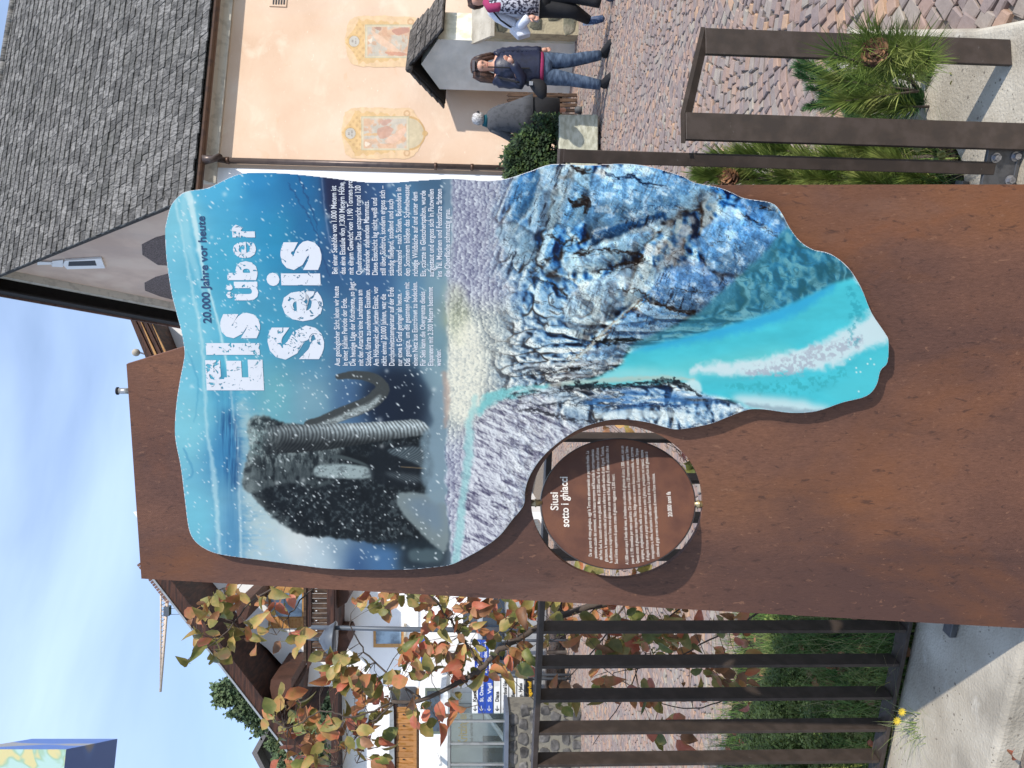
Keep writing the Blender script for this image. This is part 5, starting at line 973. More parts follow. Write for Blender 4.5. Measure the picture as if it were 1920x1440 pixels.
# crane
YK = 60.; ck = thing('tower_crane', dep(320, 1080, YK), 'thin pale tower crane jib against the sky above the chalet', 'crane'); ck.location.z = 0
J = [((300, 1297), (300, 1297)), ((304, 1080), (320, 1080))]; Bc = MB()
top = [(300, 1297), (303, 1270), (318-14, 1080)]; 
def jl(t, k): a = (301, 1297); b = [(302, 1060), (320, 1060), (316, 1060)][k]; return dep(a[0]+(b[0]-a[0])*t*(1 if k else 1), a[1]+(b[1]-a[1])*t, YK+(1.0 if k == 2 else 0))
jib = tube('jib', [jl(0, 1), jl(1, 1)], .10, M['crane'], ck, 5); tube('jib_chord', [jl(.05, 0), jl(1, 0)], .07, M['crane'], jib, 5); tube('jib_chord', [jl(0, 2), jl(1, 2)], .09, M['crane'], jib, 5)
for i in range(22): t = .06+i*.043; tube('lattice', [jl(t, 1), jl(t+.02, 0), jl(t+.043, 2)], .035, M['crane'], jib, 4, False)
obox('trolley', dep(314, 1145, YK), X_, Y_, Z_, .7, .5, .4, M['lamp'], ck)
for y in (1141, 1152): tube('hoist_rope', [dep(318, y, YK), dep(420, y, YK)], .02, M['lamp'], ck, 4)
p = dep(320, 960, YK); tube('mast', [Vector((p.x, p.y, 0)), p], .5, M['crane'], ck, 4)
# printed cube sign hanging in at the top left corner
YQ = 5.; cb = thing('advertising_cube', dep(40, 1440, YQ), 'green and blue printed cube sign high up at the left edge', 'sign')
fv = [dep(x, y, YQ) for x, y in ((-60, 1405), (124, 1405), (114, 1500), (-60, 1500))]; bk = Vector((-.35, .95, 0))*.75
vs, fs = prism(fv, bk); o = mk('cube_panels', vs, fs, [mat('green_print', (.32, .48, .34), (.62, .55, .28), (.42, .60, .56), scale=3.5, rough=.5, dist=2.5, pos=(.42, .56), det=1), mat('blue_print', (.16, .30, .75), (.48, .46, .44), (.14, .26, .68), scale=2.2, rough=.5, det=0, pos=(.40, .46))], cb, mi=[0, 0, 1, 1, 1, 1]); 
ptext('script_lettering', 'Seis', (112, 1446), (100, 1412), 10, M['sign_blue'], planefn(Vector((0, YQ-.006, 0)), Y_), o, .01) if False else None
tube('mast', [dep(60, 1500, YQ+.5), Vector((dep(60, 1500, YQ+.5).x, YQ+.5, 0))], .05, M['lamp'], cb)
# distant dark gabled house and hill
YF = 60.; fh = thing('gabled_farmhouse', dep(520, 1400, YF), 'distant dark gabled farmhouse under the end of the chalet roof', 'house'); fh.location.z = 0
slab('wall', [(900, 1346), (512, 1346), (478, 1412), (520, 1500), (900, 1500)], YF, 9, mat('farm_wood', (.09, .08, .07), rough=.9), fh); slab('roof', [(512, 1340), (472, 1412), (524, 1510), (531, 1508), (482, 1412), (518, 1344)], YF-1, 11, mat('farm_roof', (.15, .14, .14), rough=.9), fh)
slab('white_storey', rect(508, 520, 1425, 1500), YF-.1, .1, M['white_render'], fh)
hv, hf = [], []; nx_, ny_ = 60, 16
for j in range(ny_):
    for i in range(nx_): x = -220+440*i/(nx_-1); y = 70+300*j/(ny_-1); hv.append((x, y, -1+(18*sst(-10, -60, x)+6)*math.sin(min(1, j/8)*PI/2)*(.8+.4*float(vn(np.array(x/30.), np.array(y/30.), 3)))))
hf = [[j*nx_+i, j*nx_+i+1, (j+1)*nx_+i+1, (j+1)*nx_+i] for j in range(ny_-1) for i in range(nx_-1)]
tag(mk('hill', hv, hf, M['hill'], None, True), kind='structure')
# ================================================================ plants
def leafmesh(name, L_=.07, W_=.042, fold=.35, curl=.25, m=None, n=6):
    vs, fs = [], []
    for i in range(n+1):
        t = i/n; w = W_/2*math.sin(PI*min(1, t*.93+.035)**.82)**.8 if 0 < i < n else .0008; x = L_*t; z = -curl*L_*t*t; jag = 1+.06*((-1)**i)
        vs += [Vector((x, -w*jag, z+w*fold)), Vector((x, 0, z)), Vector((x, w*jag, z+w*fold))]
    for i in range(n): b = i*3; fs += [[b, b+3, b+4, b+1], [b+1, b+4, b+5, b+2]]
    k = len(vs); vs += [Vector((-.018, -.0009, .002)), Vector((-.018, .0009, .002)), Vector((0.002, .0009, 0)), Vector((.002, -.0009, 0))]; fs.append([k, k+1, k+2, k+3])
    me = bpy.data.meshes.new(name); me.from_pydata([tuple(v) for v in vs], [], fs); me.materials.append(m); me.polygons.foreach_set('use_smooth', [True]*len(me.polygons)); return me
LM = [[leafmesh('leaf', .066*q, .042*w, f, c, m) for q, w, f, c in ((1, 1, .3, .25), (1.1, .95, .75, .65), (.9, 1.08, .2, -.45))] for m in M['leaf']]
shrub = thing('autumn_shrub', dep(1300, 1150, 3.1), 'bare branched shrub with orange, red and olive autumn leaves behind the railing', 'shrub'); shrub.location.z = .03
BR = [([(1500, 1060, 3.1), (1300, 1090, 3.05), (1180, 1120, 3.), (1060, 1150, 3.), (1000, 1182, 3.), (948, 1211, 2.95), (900, 1255, 2.95), (870, 1275, 2.95), (790, 1312, 2.9), (735, 1318, 2.9)], .016, .007),
      ([(905, 1250, 2.95), (870, 1200, 3.), (845, 1165, 3.0), (812, 1122, 3.05), (780, 1100, 3.05)], .006, .003), ([(790, 1310, 2.9), (760, 1290, 2.95), (700, 1240, 3.), (670, 1195, 3.), (655, 1165, 3.)], .005, .0018),
      ([(737, 1318, 2.9), (710, 1345, 2.9), (680, 1362, 2.9), (650, 1405, 2.9), (640, 1440, 2.9)], .005, .002), ([(735, 1318, 2.9), (660, 1345, 2.85), (610, 1332, 2.85), (560, 1358, 2.85), (533, 1366, 2.85)], .004, .0015),
      ([(700, 1060, 3.1), (560, 1085, 3.), (470, 1130, 3.), (420, 1190, 2.95), (352, 1238, 2.95)], .005, .0015), ([(640, 1060, 3.1), (580, 1110, 3.05), (545, 1150, 3.), (520, 1190, 3.)], .004, .0015), ([(560, 1085, 3.), (480, 1090, 3.), (420, 1105, 3.)], .003, .0015),
      ([(1180, 1120, 3.), (1130, 1200, 3.05), (1050, 1290, 3.1), (1000, 1330, 3.1)], .004, .0015), ([(1330, 1100, 3.1), (1230, 1180, 3.1), (1180, 1290, 3.15), (1110, 1400, 3.2)], .004, .0015), ([(1420, 1150, 3.), (1330, 1200, 3.), (1250, 1240, 3.), (1150, 1260, 3.)], .004, .0015),
      ([(1380, 1300, 3.1), (1300, 1330, 3.1), (1200, 1300, 3.1), (1100, 1230, 3.1)], .003, .0012), ([(1200, 1110, 3.), (1130, 1130, 3.), (1060, 1190, 3.), (1020, 1200, 3.)], .003, .0012), ([(948, 1211, 2.95), (960, 1180, 3.), (990, 1140, 3.)], .003, .0012), ([(870, 1275, 2.95), (900, 1320, 2.95), (905, 1350, 2.95)], .002, .001), ([(700, 1345, 2.9), (690, 1390, 2.9), (668, 1430, 2.9)], .002, .001),
      ([(1200, 1060, 3.3), (1230, 900, 3.3), (1180, 820, 3.3)], .004, .002), ([(1400, 1000, 3.2), (1300, 880, 3.2), (1270, 840, 3.2)], .004, .0015)]
brp = []
for pts, r0, r1 in BR:
    q = smooth_line([(x, y) for x, y, d in pts], 5); n = len(q); dd = np.interp(np.linspace(0, 1, n), np.linspace(0, 1, len(pts)), [p[2] for p in pts])
    P = [dep(q[i][0]+rng.normal(0, 1.5), q[i][1]+rng.normal(0, 1.5), dd[i]) for i in range(n)]; brp += P
    tube('branch', P, [r0+(r1-r0)*i/(n-1) for i in range(n)], M['bark'], shrub, 7)
CL = [(400, 1180, 48, 52, 26), (430, 1120, 30, 22, 10), (520, 1125, 35, 28, 9), (550, 1200, 30, 25, 5), (352, 1236, 8, 8, 1), (700, 1130, 40, 22, 8), (745, 1118, 40, 22, 10), (850, 1145, 60, 38, 30), (960, 1150, 45, 40, 24), (650, 1262, 45, 42, 20), (700, 1295, 45, 36, 15), (790, 1232, 50, 42, 24), (880, 1230, 50, 48, 24), (965, 1225, 34, 50, 17),
      (530, 1330, 40, 28, 12), (580, 1385, 60, 44, 28), (660, 1372, 40, 40, 14), (560, 1432, 50, 18, 9), (695, 1405, 30, 30, 8), (800, 1340, 40, 36, 6), (880, 1300, 45, 38, 12), (930, 1290, 40, 30, 8), (1100, 1200, 90, 26, 12), (1180, 1215, 60, 26, 10), (1250, 1210, 50, 26, 9), (1050, 1300, 40, 26, 3), (1130, 1290, 40, 26, 4), (1215, 1300, 40, 30, 5), (1250, 1365, 40, 26, 4), (1110, 1155, 80, 18, 10),
      (1290, 862, 22, 25, 9), (1180, 800, 60, 9, 8), (1150, 1075, 90, 10, 8), (1360, 1215, 60, 60, 9), (1260, 1160, 60, 30, 8), (1310, 1290, 60, 50, 5), (1400, 1290, 40, 30, 3), (1010, 1120, 20, 25, 5), (475, 1190, 20, 30, 5), (620, 1230, 15, 20, 3)]
LV = []
for x, y, rx, ry, n in CL:
    for k in range(int(n*(2.0 if 640 < x < 1000 else 3.0 if 1000 < x < 1460 and y > 1100 else 1.6))): t = rng.uniform(0, 2*PI); r = math.sqrt(rng.random()); LV.append((x+rx*r*math.cos(t), y+ry*r*math.sin(t), x))
LV = [q for q in LV if not (q[0] > 880 and 1266 < q[1] < 1345 and q[0] < 1008 and rng.random() < .75)]; order = list(range(len(LV))); rng.shuffle(order); B = MB(); cnt = 0; nbr = np.array([tuple(p) for p in brp])
for i in order:
    x, y, cx = LV[i]; p = dep(x, y, rng.uniform(2.82, 3.22)); d = np.linalg.norm(nbr-np.array(p), axis=1); j = int(d.argmin()); out = (p-Vector(nbr[j])); 
    if out.length < .02: out = Vector((rng.normal(), rng.normal()*.4, rng.normal()))
    if out.length > .05 and cnt < 300: mk('twig', *tubev([Vector(nbr[j]), (Vector(nbr[j])+p)/2+Vector((0, 0, .01)), p], [.0016, .0012, .0009], 4), M['bark'], shrub)
    ax = (out.normalized()*.8+Vector((rng.normal()*.5, rng.normal()*.45, -.35+rng.normal()*.45))).normalized()
    nn = Vector((rng.normal()*.5+.2, -1+rng.normal()*.3, rng.normal()*.5+.25)); nn = (nn-ax*nn.dot(ax)).normalized(); sd = nn.cross(ax)
    warm = .5 if x > 560 else .2; w = rng.random()
    ci = int(rng.choice([0, 1, 2, 3, 4, 5], p=([.22, .14, .27, .16, .08, .13] if x > 480 else [.10, .04, .30, .40, .10, .06]))); me = LM[ci][int(rng.integers(3))]; s = rng.uniform(.60, 1.18)
    Mx = Matrix((ax*s, sd*s, nn*s)).transposed().to_4x4(); Mx.translation = p
    if cnt < 300:
        o = bpy.data.objects.new('leaf', me); COL.objects.link(o); o.parent = shrub; Mx.translation = p-shrub.location; o.matrix_local = Mx; cnt += 1
    else: B.add(([Mx@v.co for v in me.vertices], [list(q.vertices) for q in me.polygons]), ci)
o = B.build('leaves', M['leaf'], shrub, True); o['kind'] = 'stuff'
# grass and ground cover in the bed
def blades(n, region, hmin, hmax, w, bend=.6):
    V, Fc = [], []
    for k in range(n):
        q = region()
        if q is None: continue
        x, y, z = q; h = rng.uniform(hmin, hmax); a = rng.uniform(0, 2*PI); bd = rng.uniform(.2, 1)*bend*h; dx, dy = math.cos(a), math.sin(a); b = len(V); px_, py_ = -dy*w/2, dx*w/2
        for t in (0, .4, .75, 1.): c = (x+dx*bd*t*t, y+dy*bd*t*t, z+h*(t-.28*t*t*bd/h)); f = 1-t*.9; V += [(c[0]-px_*f, c[1]-py_*f, c[2]), (c[0]+px_*f, c[1]+py_*f, c[2])]
        Fc += [[b, b+1, b+3, b+2], [b+2, b+3, b+5, b+4], [b+4, b+5, b+7, b+6]]
    return V, Fc
def bedpt():
    for _ in range(30):
        x, y = rng.uniform(-2.6, 1.1), rng.uniform(2.3, 4.8)
        if not pin(x, y, bed_poly): continue
        px, py = project((x, y, .05))
        if not (1080 < py < 1480 or 130 < py < 380 or 780 < py < 1090): continue
        if rng.random() > .15+1.1*float(sst(.35, .6, fbm(np.array(x*3.), np.array(y*3.), 801))): continue
        if (y > 3.9 or py > 1345) and rng.random() < .7: continue
        return x, y, .02
V, Fc = blades(13000, bedpt, .08, .24, .0042, .9); tag(mk('grass', V, Fc, M['grass']), kind='stuff')
V, Fc = blades(2600, bedpt, .08, .26, .0034, 1.2); tag(mk('dry_grass', V, Fc, mat('dry_grass_blade', (.34, .30, .12), (.22, .20, .07), (.46, .40, .20), scale=9, transl=.2, rnd=.4)), kind='stuff')
def edgept():
    x = rng.uniform(-2.2, -.1); return x, fy(x, 2.36)+rng.normal(0, .03)+(.02 if x > -.85 else .06), .05
V, Fc = blades(700, edgept, .05, .15, .003, 1.2); mk('grass_edge', V, Fc, M['grass']); tag(bpy.context.scene.objects['grass_edge'], kind='stuff')
MOUNDS = [(-1.55, 3.3, .30, .17), (-1.3, 3.0, .22, .12), (-1.9, 3.2, .3, .2), (-1.75, 3.7, .35, .25), (-1.2, 3.6, .28, .16), (-2.1, 3.6, .3, .2), (-1.0, 4.1, .3, .2), (-.6, 3.9, .25, .18), (.2, 3.3, .3, .2), (.5, 3.1, .28, .16), (-1.15, 2.95, .15, .10), (-1.42, 3.15, .2, .2), (-1.62, 3.05, .2, .2), (-1.5, 3.5, .3, .24), (-1.8, 3.4, .3, .26)]
Vt, Ft = [], []
for cx, cy, r, h in MOUNDS:
    for k in range(int(9000*r*r/.09*.95)):
        t = rng.uniform(0, 2*PI); q = math.sqrt(rng.random()); x, y = cx+r*q*math.cos(t), cy+r*q*math.sin(t); z = .02+h*(1-q*q)*(.55+.6*float(hsh(np.array(int(x*28)), np.array(int(y*28)), 5)))*rng.uniform(.55, 1.05)
        a = rng.uniform(0, 2*PI); l = rng.uniform(.011, .022); b = len(Vt); up = rng.uniform(-.2, 1.)*l
        Vt += [(x, y, z), (x+math.cos(a)*l*.6-math.sin(a)*l*.3, y+math.sin(a)*l*.6+math.cos(a)*l*.3, z+up*.6), (x+math.cos(a)*l, y+math.sin(a)*l, z+up), (x+math.cos(a)*l*.6+math.sin(a)*l*.3, y+math.sin(a)*l*.6-math.cos(a)*l*.3, z+up*.4)]; Ft.append([b, b+1, b+2, b+3])
tag(mk('ground_cover', Vt, Ft, M['cover']), kind='stuff')
B = MB(); FLV = [(rng.uniform(1340, 1640), rng.uniform(1130, 1440)) for _ in range(46)]
for x, y in FLV+[(1540, 1212), (1528, 1288), (1560, 1405), (1712, 1226), (1490, 1210), (1465, 1215), (1545, 1250), (1480, 1290), (1600, 1230), (1450, 1170), (1640, 1290), (1520, 1330), (1580, 1165), (1610, 1170), (1500, 1160), (1900, 1408), (1690, 1216), (1535, 1282)]:
    on_k = x > 1880; p = gnd(x, y, .085 if on_k else rng.uniform(.08, .13) if x < 1650 else .07); ci = int(rng.choice([1, 5, 0, 2], p=[.35, .4, .15, .1])); me = LM[ci][int(rng.integers(3))]; s = rng.uniform(.55, .95)
    nn = Vector((rng.normal()*.4, -.6+rng.normal()*.3, .8)).normalized() if not on_k else Z_; ax = nn.cross(Vector((rng.normal(), rng.normal(), rng.normal()))).normalized(); sd = nn.cross(ax)
    Mx = Matrix((ax*s, sd*s, nn*s)).transposed().to_4x4(); Mx.translation = p; B.add(([Mx@v.co for v in me.vertices], [list(q.vertices) for q in me.polygons]), ci)
tag(B.build('fallen_leaves', M['leaf'], None, True), kind='stuff')
# yellow flower in the railing
fl = thing('yellow_flower', gnd(1735, 1352, .03), 'small yellow flower growing through the bottom of the railing', 'flower')
for x, y in ((1681, 1351), (1690, 1334)):
    c = dep(x, y, 2.52); st_ = tube('stem', [gnd(1738, 1356, .02), dep(1712, y+5, 2.55), c], .0016, M['grass'], fl, 5); B = MB()
    for k in range(22): t = 2*PI*k/22; r = .014 if k % 2 else .009; d = Vector((math.cos(t), -.3, math.sin(t))); s_ = Vector((-math.sin(t), 0, math.cos(t)))*.0022; B.add(([c-s_, c+d*r-s_*.6, c+d*r*1.08, c+d*r+s_*.6, c+s_], [[0, 1, 2, 3, 4]]))
    B.build('flower_head', mat('flower_yellow', (.60, .44, .04), (.5, .33, .03), rough=.7), fl)
V, Fc = blades(46, lambda: (fl.location.x+rng.normal(0, .03), fl.location.y-.03+rng.normal(0, .02), .06), .06, .15, .0032, 1.6); o = mk('leaf_blades', V, Fc, mat('pale_grass', (.30, .36, .12), (.16, .24, .06), (.5, .5, .3), scale=12, transl=.2, rnd=.3), fl); o['kind'] = 'stuff'
# mountain pine
pine = thing('mountain_pine', gnd(1800, 240, .03), 'low mountain pine with long needles and a brown cone beside the steel hoop', 'pine')
def needles(b, t, n, ln, w, spread, V, Fc):
    b, t = Vector(b), Vector(t); ax = (t-b).normalized(); u = ax.orthogonal().normalized(); v = ax.cross(u)
    for k in range(n):
        s = rng.random()**.8; ph = rng.uniform(0, 2*PI); sp = spread*rng.uniform(.55, 1.25)*(1.15-.5*s); rd = u*math.cos(ph)+v*math.sin(ph); d = (ax*math.cos(sp)+rd*math.sin(sp)).normalized(); p = b+(t-b)*s; l = ln*rng.uniform(.65, 1.1)
        sdv = d.cross(CAM-p).normalized()*w/2; mid = p+d*l*.55+Z_*.003+ax*.004; e = p+d*l+ax*l*.12; q = len(V); V += [p-sdv, p+sdv, mid+sdv, mid-sdv, e]; Fc += [[q, q+1, q+2, q+3], [q+3, q+2, q+4]]
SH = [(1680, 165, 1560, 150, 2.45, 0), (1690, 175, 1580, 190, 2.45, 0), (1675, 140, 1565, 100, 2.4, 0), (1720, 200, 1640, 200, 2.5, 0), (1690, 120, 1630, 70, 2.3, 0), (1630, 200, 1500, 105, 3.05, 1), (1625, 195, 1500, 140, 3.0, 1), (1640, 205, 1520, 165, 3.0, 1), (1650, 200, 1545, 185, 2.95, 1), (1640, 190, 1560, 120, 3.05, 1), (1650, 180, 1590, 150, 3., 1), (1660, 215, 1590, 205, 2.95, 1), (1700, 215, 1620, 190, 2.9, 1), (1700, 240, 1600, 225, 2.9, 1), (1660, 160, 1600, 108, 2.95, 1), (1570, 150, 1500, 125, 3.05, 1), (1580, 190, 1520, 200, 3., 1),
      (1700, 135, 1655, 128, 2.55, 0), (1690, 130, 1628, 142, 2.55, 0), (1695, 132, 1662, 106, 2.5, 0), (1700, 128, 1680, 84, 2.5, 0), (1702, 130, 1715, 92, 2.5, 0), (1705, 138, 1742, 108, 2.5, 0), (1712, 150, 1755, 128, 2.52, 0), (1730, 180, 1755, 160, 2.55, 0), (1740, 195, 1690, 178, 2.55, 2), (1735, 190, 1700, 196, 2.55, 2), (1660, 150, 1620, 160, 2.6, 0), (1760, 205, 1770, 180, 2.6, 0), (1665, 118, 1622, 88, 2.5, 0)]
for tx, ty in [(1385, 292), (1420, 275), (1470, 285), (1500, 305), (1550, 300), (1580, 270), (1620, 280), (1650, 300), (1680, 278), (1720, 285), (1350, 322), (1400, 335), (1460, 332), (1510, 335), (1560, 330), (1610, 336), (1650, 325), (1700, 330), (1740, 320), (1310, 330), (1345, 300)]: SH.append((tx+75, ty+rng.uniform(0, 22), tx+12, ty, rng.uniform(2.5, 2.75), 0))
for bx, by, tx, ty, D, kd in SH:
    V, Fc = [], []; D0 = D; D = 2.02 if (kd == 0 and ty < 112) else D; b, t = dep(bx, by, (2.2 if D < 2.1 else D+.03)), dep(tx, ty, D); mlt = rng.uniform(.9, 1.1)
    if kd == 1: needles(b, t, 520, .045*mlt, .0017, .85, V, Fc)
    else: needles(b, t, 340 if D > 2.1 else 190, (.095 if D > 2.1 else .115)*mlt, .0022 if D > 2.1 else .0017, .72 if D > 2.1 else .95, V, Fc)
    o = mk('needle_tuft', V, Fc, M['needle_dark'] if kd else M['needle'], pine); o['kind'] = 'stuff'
    tube('twig', [b+(b-t)*.3, b, t], [.005, .004, .003], M['bark'], pine, 6)
hub = dep(1700, 135, 2.22); 
for P in ([pine.location+Z_*0, dep(1775, 215, 2.6), dep(1745, 195, 2.58), dep(1715, 160, 2.56), hub], [pine.location, dep(1720, 230, 2.8), dep(1650, 205, 2.95), dep(1600, 190, 3.)], [gnd(1840, 310, .03), dep(1790, 305, 2.5), dep(1740, 295, 2.55), dep(1650, 300, 2.6)], [gnd(1840, 320, .03), dep(1760, 330, 2.6), dep(1600, 335, 2.65), dep(1450, 330, 2.65)]): tube('stem', P, [.014, .011, .009, .007, .006][:len(P)], M['bark'], pine, 8)
def cone(c, axd, Lc, Rc):
    B = MB(); ax = axd.normalized(); u = ax.orthogonal().normalized(); v = ax.cross(u); n = 40
    for k in range(n):
        f = (k+.5)/n; ph = k*2.39996; r = Rc*math.sin(PI*(.12+.80*f))**.7; z = (f-.5)*Lc; rd = u*math.cos(ph)+v*math.sin(ph); td = ax.cross(rd); op = .9-1.1*f
        d = (rd*math.cos(op)+ax*math.sin(op)*-1).normalized() if f < .5 else (rd*.9+ax*.5*(f)).normalized()
        p = c+ax*z+rd*r*.35; w = Rc*rng.uniform(.30, .42); l = r*rng.uniform(.62, .95); nn = d.cross(td).normalized()*.0022
        B.add(([p-td*w*.5-nn, p+td*w*.5-nn, p+d*l+td*w-nn, p+d*l*1.12-nn, p+d*l-td*w-nn, p-td*w*.5+nn, p+td*w*.5+nn, p+d*l+td*w+nn, p+d*l*1.12+nn, p+d*l-td*w+nn], [[0, 1, 2, 3, 4], [9, 8, 7, 6, 5], [0, 5, 6, 1], [1, 6, 7, 2], [2, 7, 8, 3], [3, 8, 9, 4], [4, 9, 5, 0]]))
    B.add(tubev([c-ax*Lc*.45, c+ax*Lc*.45], Rc*.4, 8)); return B
cone(dep(1640, 97, 2.02), Vector((-.2, -.8, .45)), .048, .031).build('pine_cone', M['cone'], pine); cone(dep(1366, 332, 2.6), Vector((-.1, -.7, .6)), .045, .03).build('pine_cone', M['cone'], pine)
for nm, lst_, dd in (('weed_sprig', [(1695, 272), (1712, 280), (1760, 284), (1768, 300), (1715, 296), (1728, 268)], 2.35), ('weed_sprig', [(1785, 136), (1792, 143), (1797, 150), (1786, 158)], 2.42)):
    t = thing(nm, dep(lst_[0][0]+15, lst_[0][1], dd), 'green lobed weed leaves growing beside the end post of the railing' if dd < 2.4 else 'tiny green seedling on the kerb at the foot of the steel hoop', 'weed'); b = dep(lst_[-1][0]+30, lst_[-1][1]+8, dd)
    for x, y in lst_:
        p = dep(x, y, dd); tube('stem', [b, (b+p)/2+Z_*.01, p], .001, M['grass'], t, 5); me = LM[4][2]; o = bpy.data.objects.new('leaf', me); COL.objects.link(o); o.parent = t; s = .42 if dd < 2.4 else .24
        ax = Vector((rng.normal(), -.2, rng.normal()+.3)).normalized(); nn = Vector((0, -1, .4)); nn = (nn-ax*nn.dot(ax)).normalized(); Mx = Matrix((ax*s, nn.cross(ax)*s*1.3, nn*s)).transposed().to_4x4(); Mx.translation = p-t.location; o.matrix_local = Mx
# foliage made of small clumps
def foliage(name, blobs, Y, n, size, m, parent, dpth=.5, droop=0):
    V, Fc = [], []; tot = sum(rx*ry for x, y, rx, ry in blobs)
    for x, y, rx, ry in blobs:
        cts = [(x+rx*math.cos(t)*q, y+ry*math.sin(t)*q) for t, q in zip(rng.uniform(0, 2*PI, 14), np.sqrt(rng.random(14)))]
        for k in range(int(n*rx*ry/tot)):
            c = cts[int(rng.integers(14))]; px, py = c[0]+rng.normal()*rx*.16, c[1]+rng.normal()*ry*.16
            p = dep(px, py, Y+rng.uniform(-dpth, dpth)); d = Vector((rng.normal(), rng.normal(), rng.normal()+.3-droop)).normalized(); e = d.orthogonal().normalized()*size*.35; l = size*rng.uniform(.6, 1.3); q = len(V)
            V += [p, p+d*l*.5+e, p+d*l, p+d*l*.5-e]; Fc.append([q, q+1, q+2, q+3])
    o = mk(name, V, Fc, m, parent); return o
jn = thing('juniper_shrub', gnd(1085, 270), 'dark green juniper bush growing above the square concrete planter', 'shrub')
foliage('foliage', [(1030, 300, 34, 48), (1010, 285, 40, 42), (985, 300, 36, 38), (975, 330, 30, 30), (1030, 240, 22, 24), (1012, 222, 12, 9), (1038, 222, 12, 9), (1000, 262, 26, 26), (965, 320, 16, 20)], yb+.28, 13000, .055, M['juniper'], jn, .28)
for x, y in ((990, 300), (1010, 240), (970, 325)): tube('stem', [dep(1052, 280, yb+.3), dep((x+1050)/2, (y+275)/2, yb+.3), dep(x, y, yb+.3)], [.02, .015, .006], M['bark'], jn, 6)
lt = thing('larch_tree', dep(560, 1310, 38), 'thin dark larch tree top rising above the chalet roof', 'tree'); lt.location.z = 0
gm2 = mat('far_conifer', (.065, .10, .045), (.035, .06, .03), (.11, .15, .07), scale=.8, rough=.9, rnd=.4)
foliage('crown', [(425, 1290, 24, 14), (440, 1310, 28, 18), (455, 1330, 26, 20), (462, 1290, 26, 18), (472, 1350, 16, 12), (412, 1305, 12, 18), (485, 1320, 24, 26), (500, 1350, 30, 30)], 38, 9000, .20, gm2, lt, 1.5, .6); p = dep(404, 1302, 38); tube('trunk', [Vector((p.x, 38, 0)), p], [.35, .04], M['bark'], lt, 8)
for nm, x, Yt, bl, lab in (('spruce_tree', 1350, 32, [(600, 1330, 42, 36), (640, 1330, 50, 40), (575, 1380, 30, 30), (690, 1330, 60, 40), (560, 1300, 20, 16)], 'dark green conifer between the chalet corner and the guest house'), ('spruce_tree', 1420, 40, [(540, 1420, 26, 40), (575, 1430, 30, 40), (520, 1400, 18, 20), (620, 1440, 50, 40)], 'green garden tree in front of the distant farmhouse'), ('bare_bush', 1395, 29, [(745, 1290, 26, 26), (770, 1300, 24, 20)], 'grey green bush between chalet and guest house balcony')):
    t = thing(nm, dep(640, x, Yt), lab, 'tree'); t.location.z = 0; foliage('crown', bl, Yt, 12000, .17, gm2 if nm == 'spruce_tree' else M['juniper'], t, 1.5); p = dep(600, bl[0][1], Yt); tube('trunk', [Vector((p.x, Yt, 0)), p], [.25, .08], M['bark'], t, 8)

# ================================================================ people
M['skin'] = mat('skin', (.62, .34, .24), (.56, .29, .20), rough=.5, scale=20)
def skinmesh(name, pts, edges, m, parent, sub=2):      # pts: (Vector, radius); one continuous skinned surface
    me = bpy.data.meshes.new(name); me.from_pydata([tuple(p) for p, r in pts], edges, []); me.materials.append(m); o = bpy.data.objects.new(name, me); COL.objects.link(o)
    o.parent = parent; o.location = -wloc(parent); md = o.modifiers.new('skin', 'SKIN'); sv = me.skin_vertices[0].data
    for i, (p, r) in enumerate(pts): sv[i].radius = r if isinstance(r, tuple) else (r, r)
    sv[0].use_root = True; md.use_smooth_shade = True; s = o.modifiers.new('smooth', 'SUBSURF'); s.levels = sub; s.render_levels = sub; return o
def loftv(rings, n=20):      # rings: (centre, half width, half depth) in horizontal slices
    vs, fs = [], []
    for c, a, b in rings: vs += [c+Vector((math.cos(2*PI*k/n)*a, math.sin(2*PI*k/n)*b, 0)) for k in range(n)]
    for i in range(len(rings)-1): fs += [[i*n+k, (i+1)*n+k, (i+1)*n+(k+1) % n, i*n+(k+1) % n] for k in range(n)]
    fs.append(list(range(n))); fs.append(list(range((len(rings)-1)*n, len(rings)*n))[::-1]); return vs, fs
def quilt(P, r0, r1, n, amp): 
    q = smooth_line([(p[0], p[1]) for p in P], 1) if False else None
    out, rr = [], []
    tot = len(P)-1
    for i in range(n+1): t = i/n*tot; k = min(int(t), tot-1); f = t-k; out.append(P[k]*(1-f)+P[k+1]*f); rr.append((r0+(r1-r0)*i/n)*(1+amp*(1 if i % 2 else -1)))
    return out, rr
def hand(name, w, d, parent, s=1., m=None):      # palm with five fingers; w wrist, d pointing direction
    d = d.normalized(); u = d.cross(Y_).normalized() if abs(d.y) < .9 else X_; B = MB(); B.add(tubev([w, w+d*.03*s, w+d*.075*s], [.018*s, .030*s, .028*s], 10))
    for k, (o, l) in enumerate(((-.021, .055), (-.008, .068), (.006, .064), (.020, .050))): b = w+d*.072*s+u*o*s; B.add(tubev([b, b+d*l*.5*s, b+d*l*.9*s-Y_*.012*s], [.0085*s, .008*s, .006*s], 7))
    b = w+d*.03*s-u*.024*s; B.add(tubev([b, b-u*.022*s+d*.022*s, b-u*.026*s+d*.045*s], [.011*s, .0095*s, .007*s], 7)); B.build(name, m or M['skin'], parent, True)
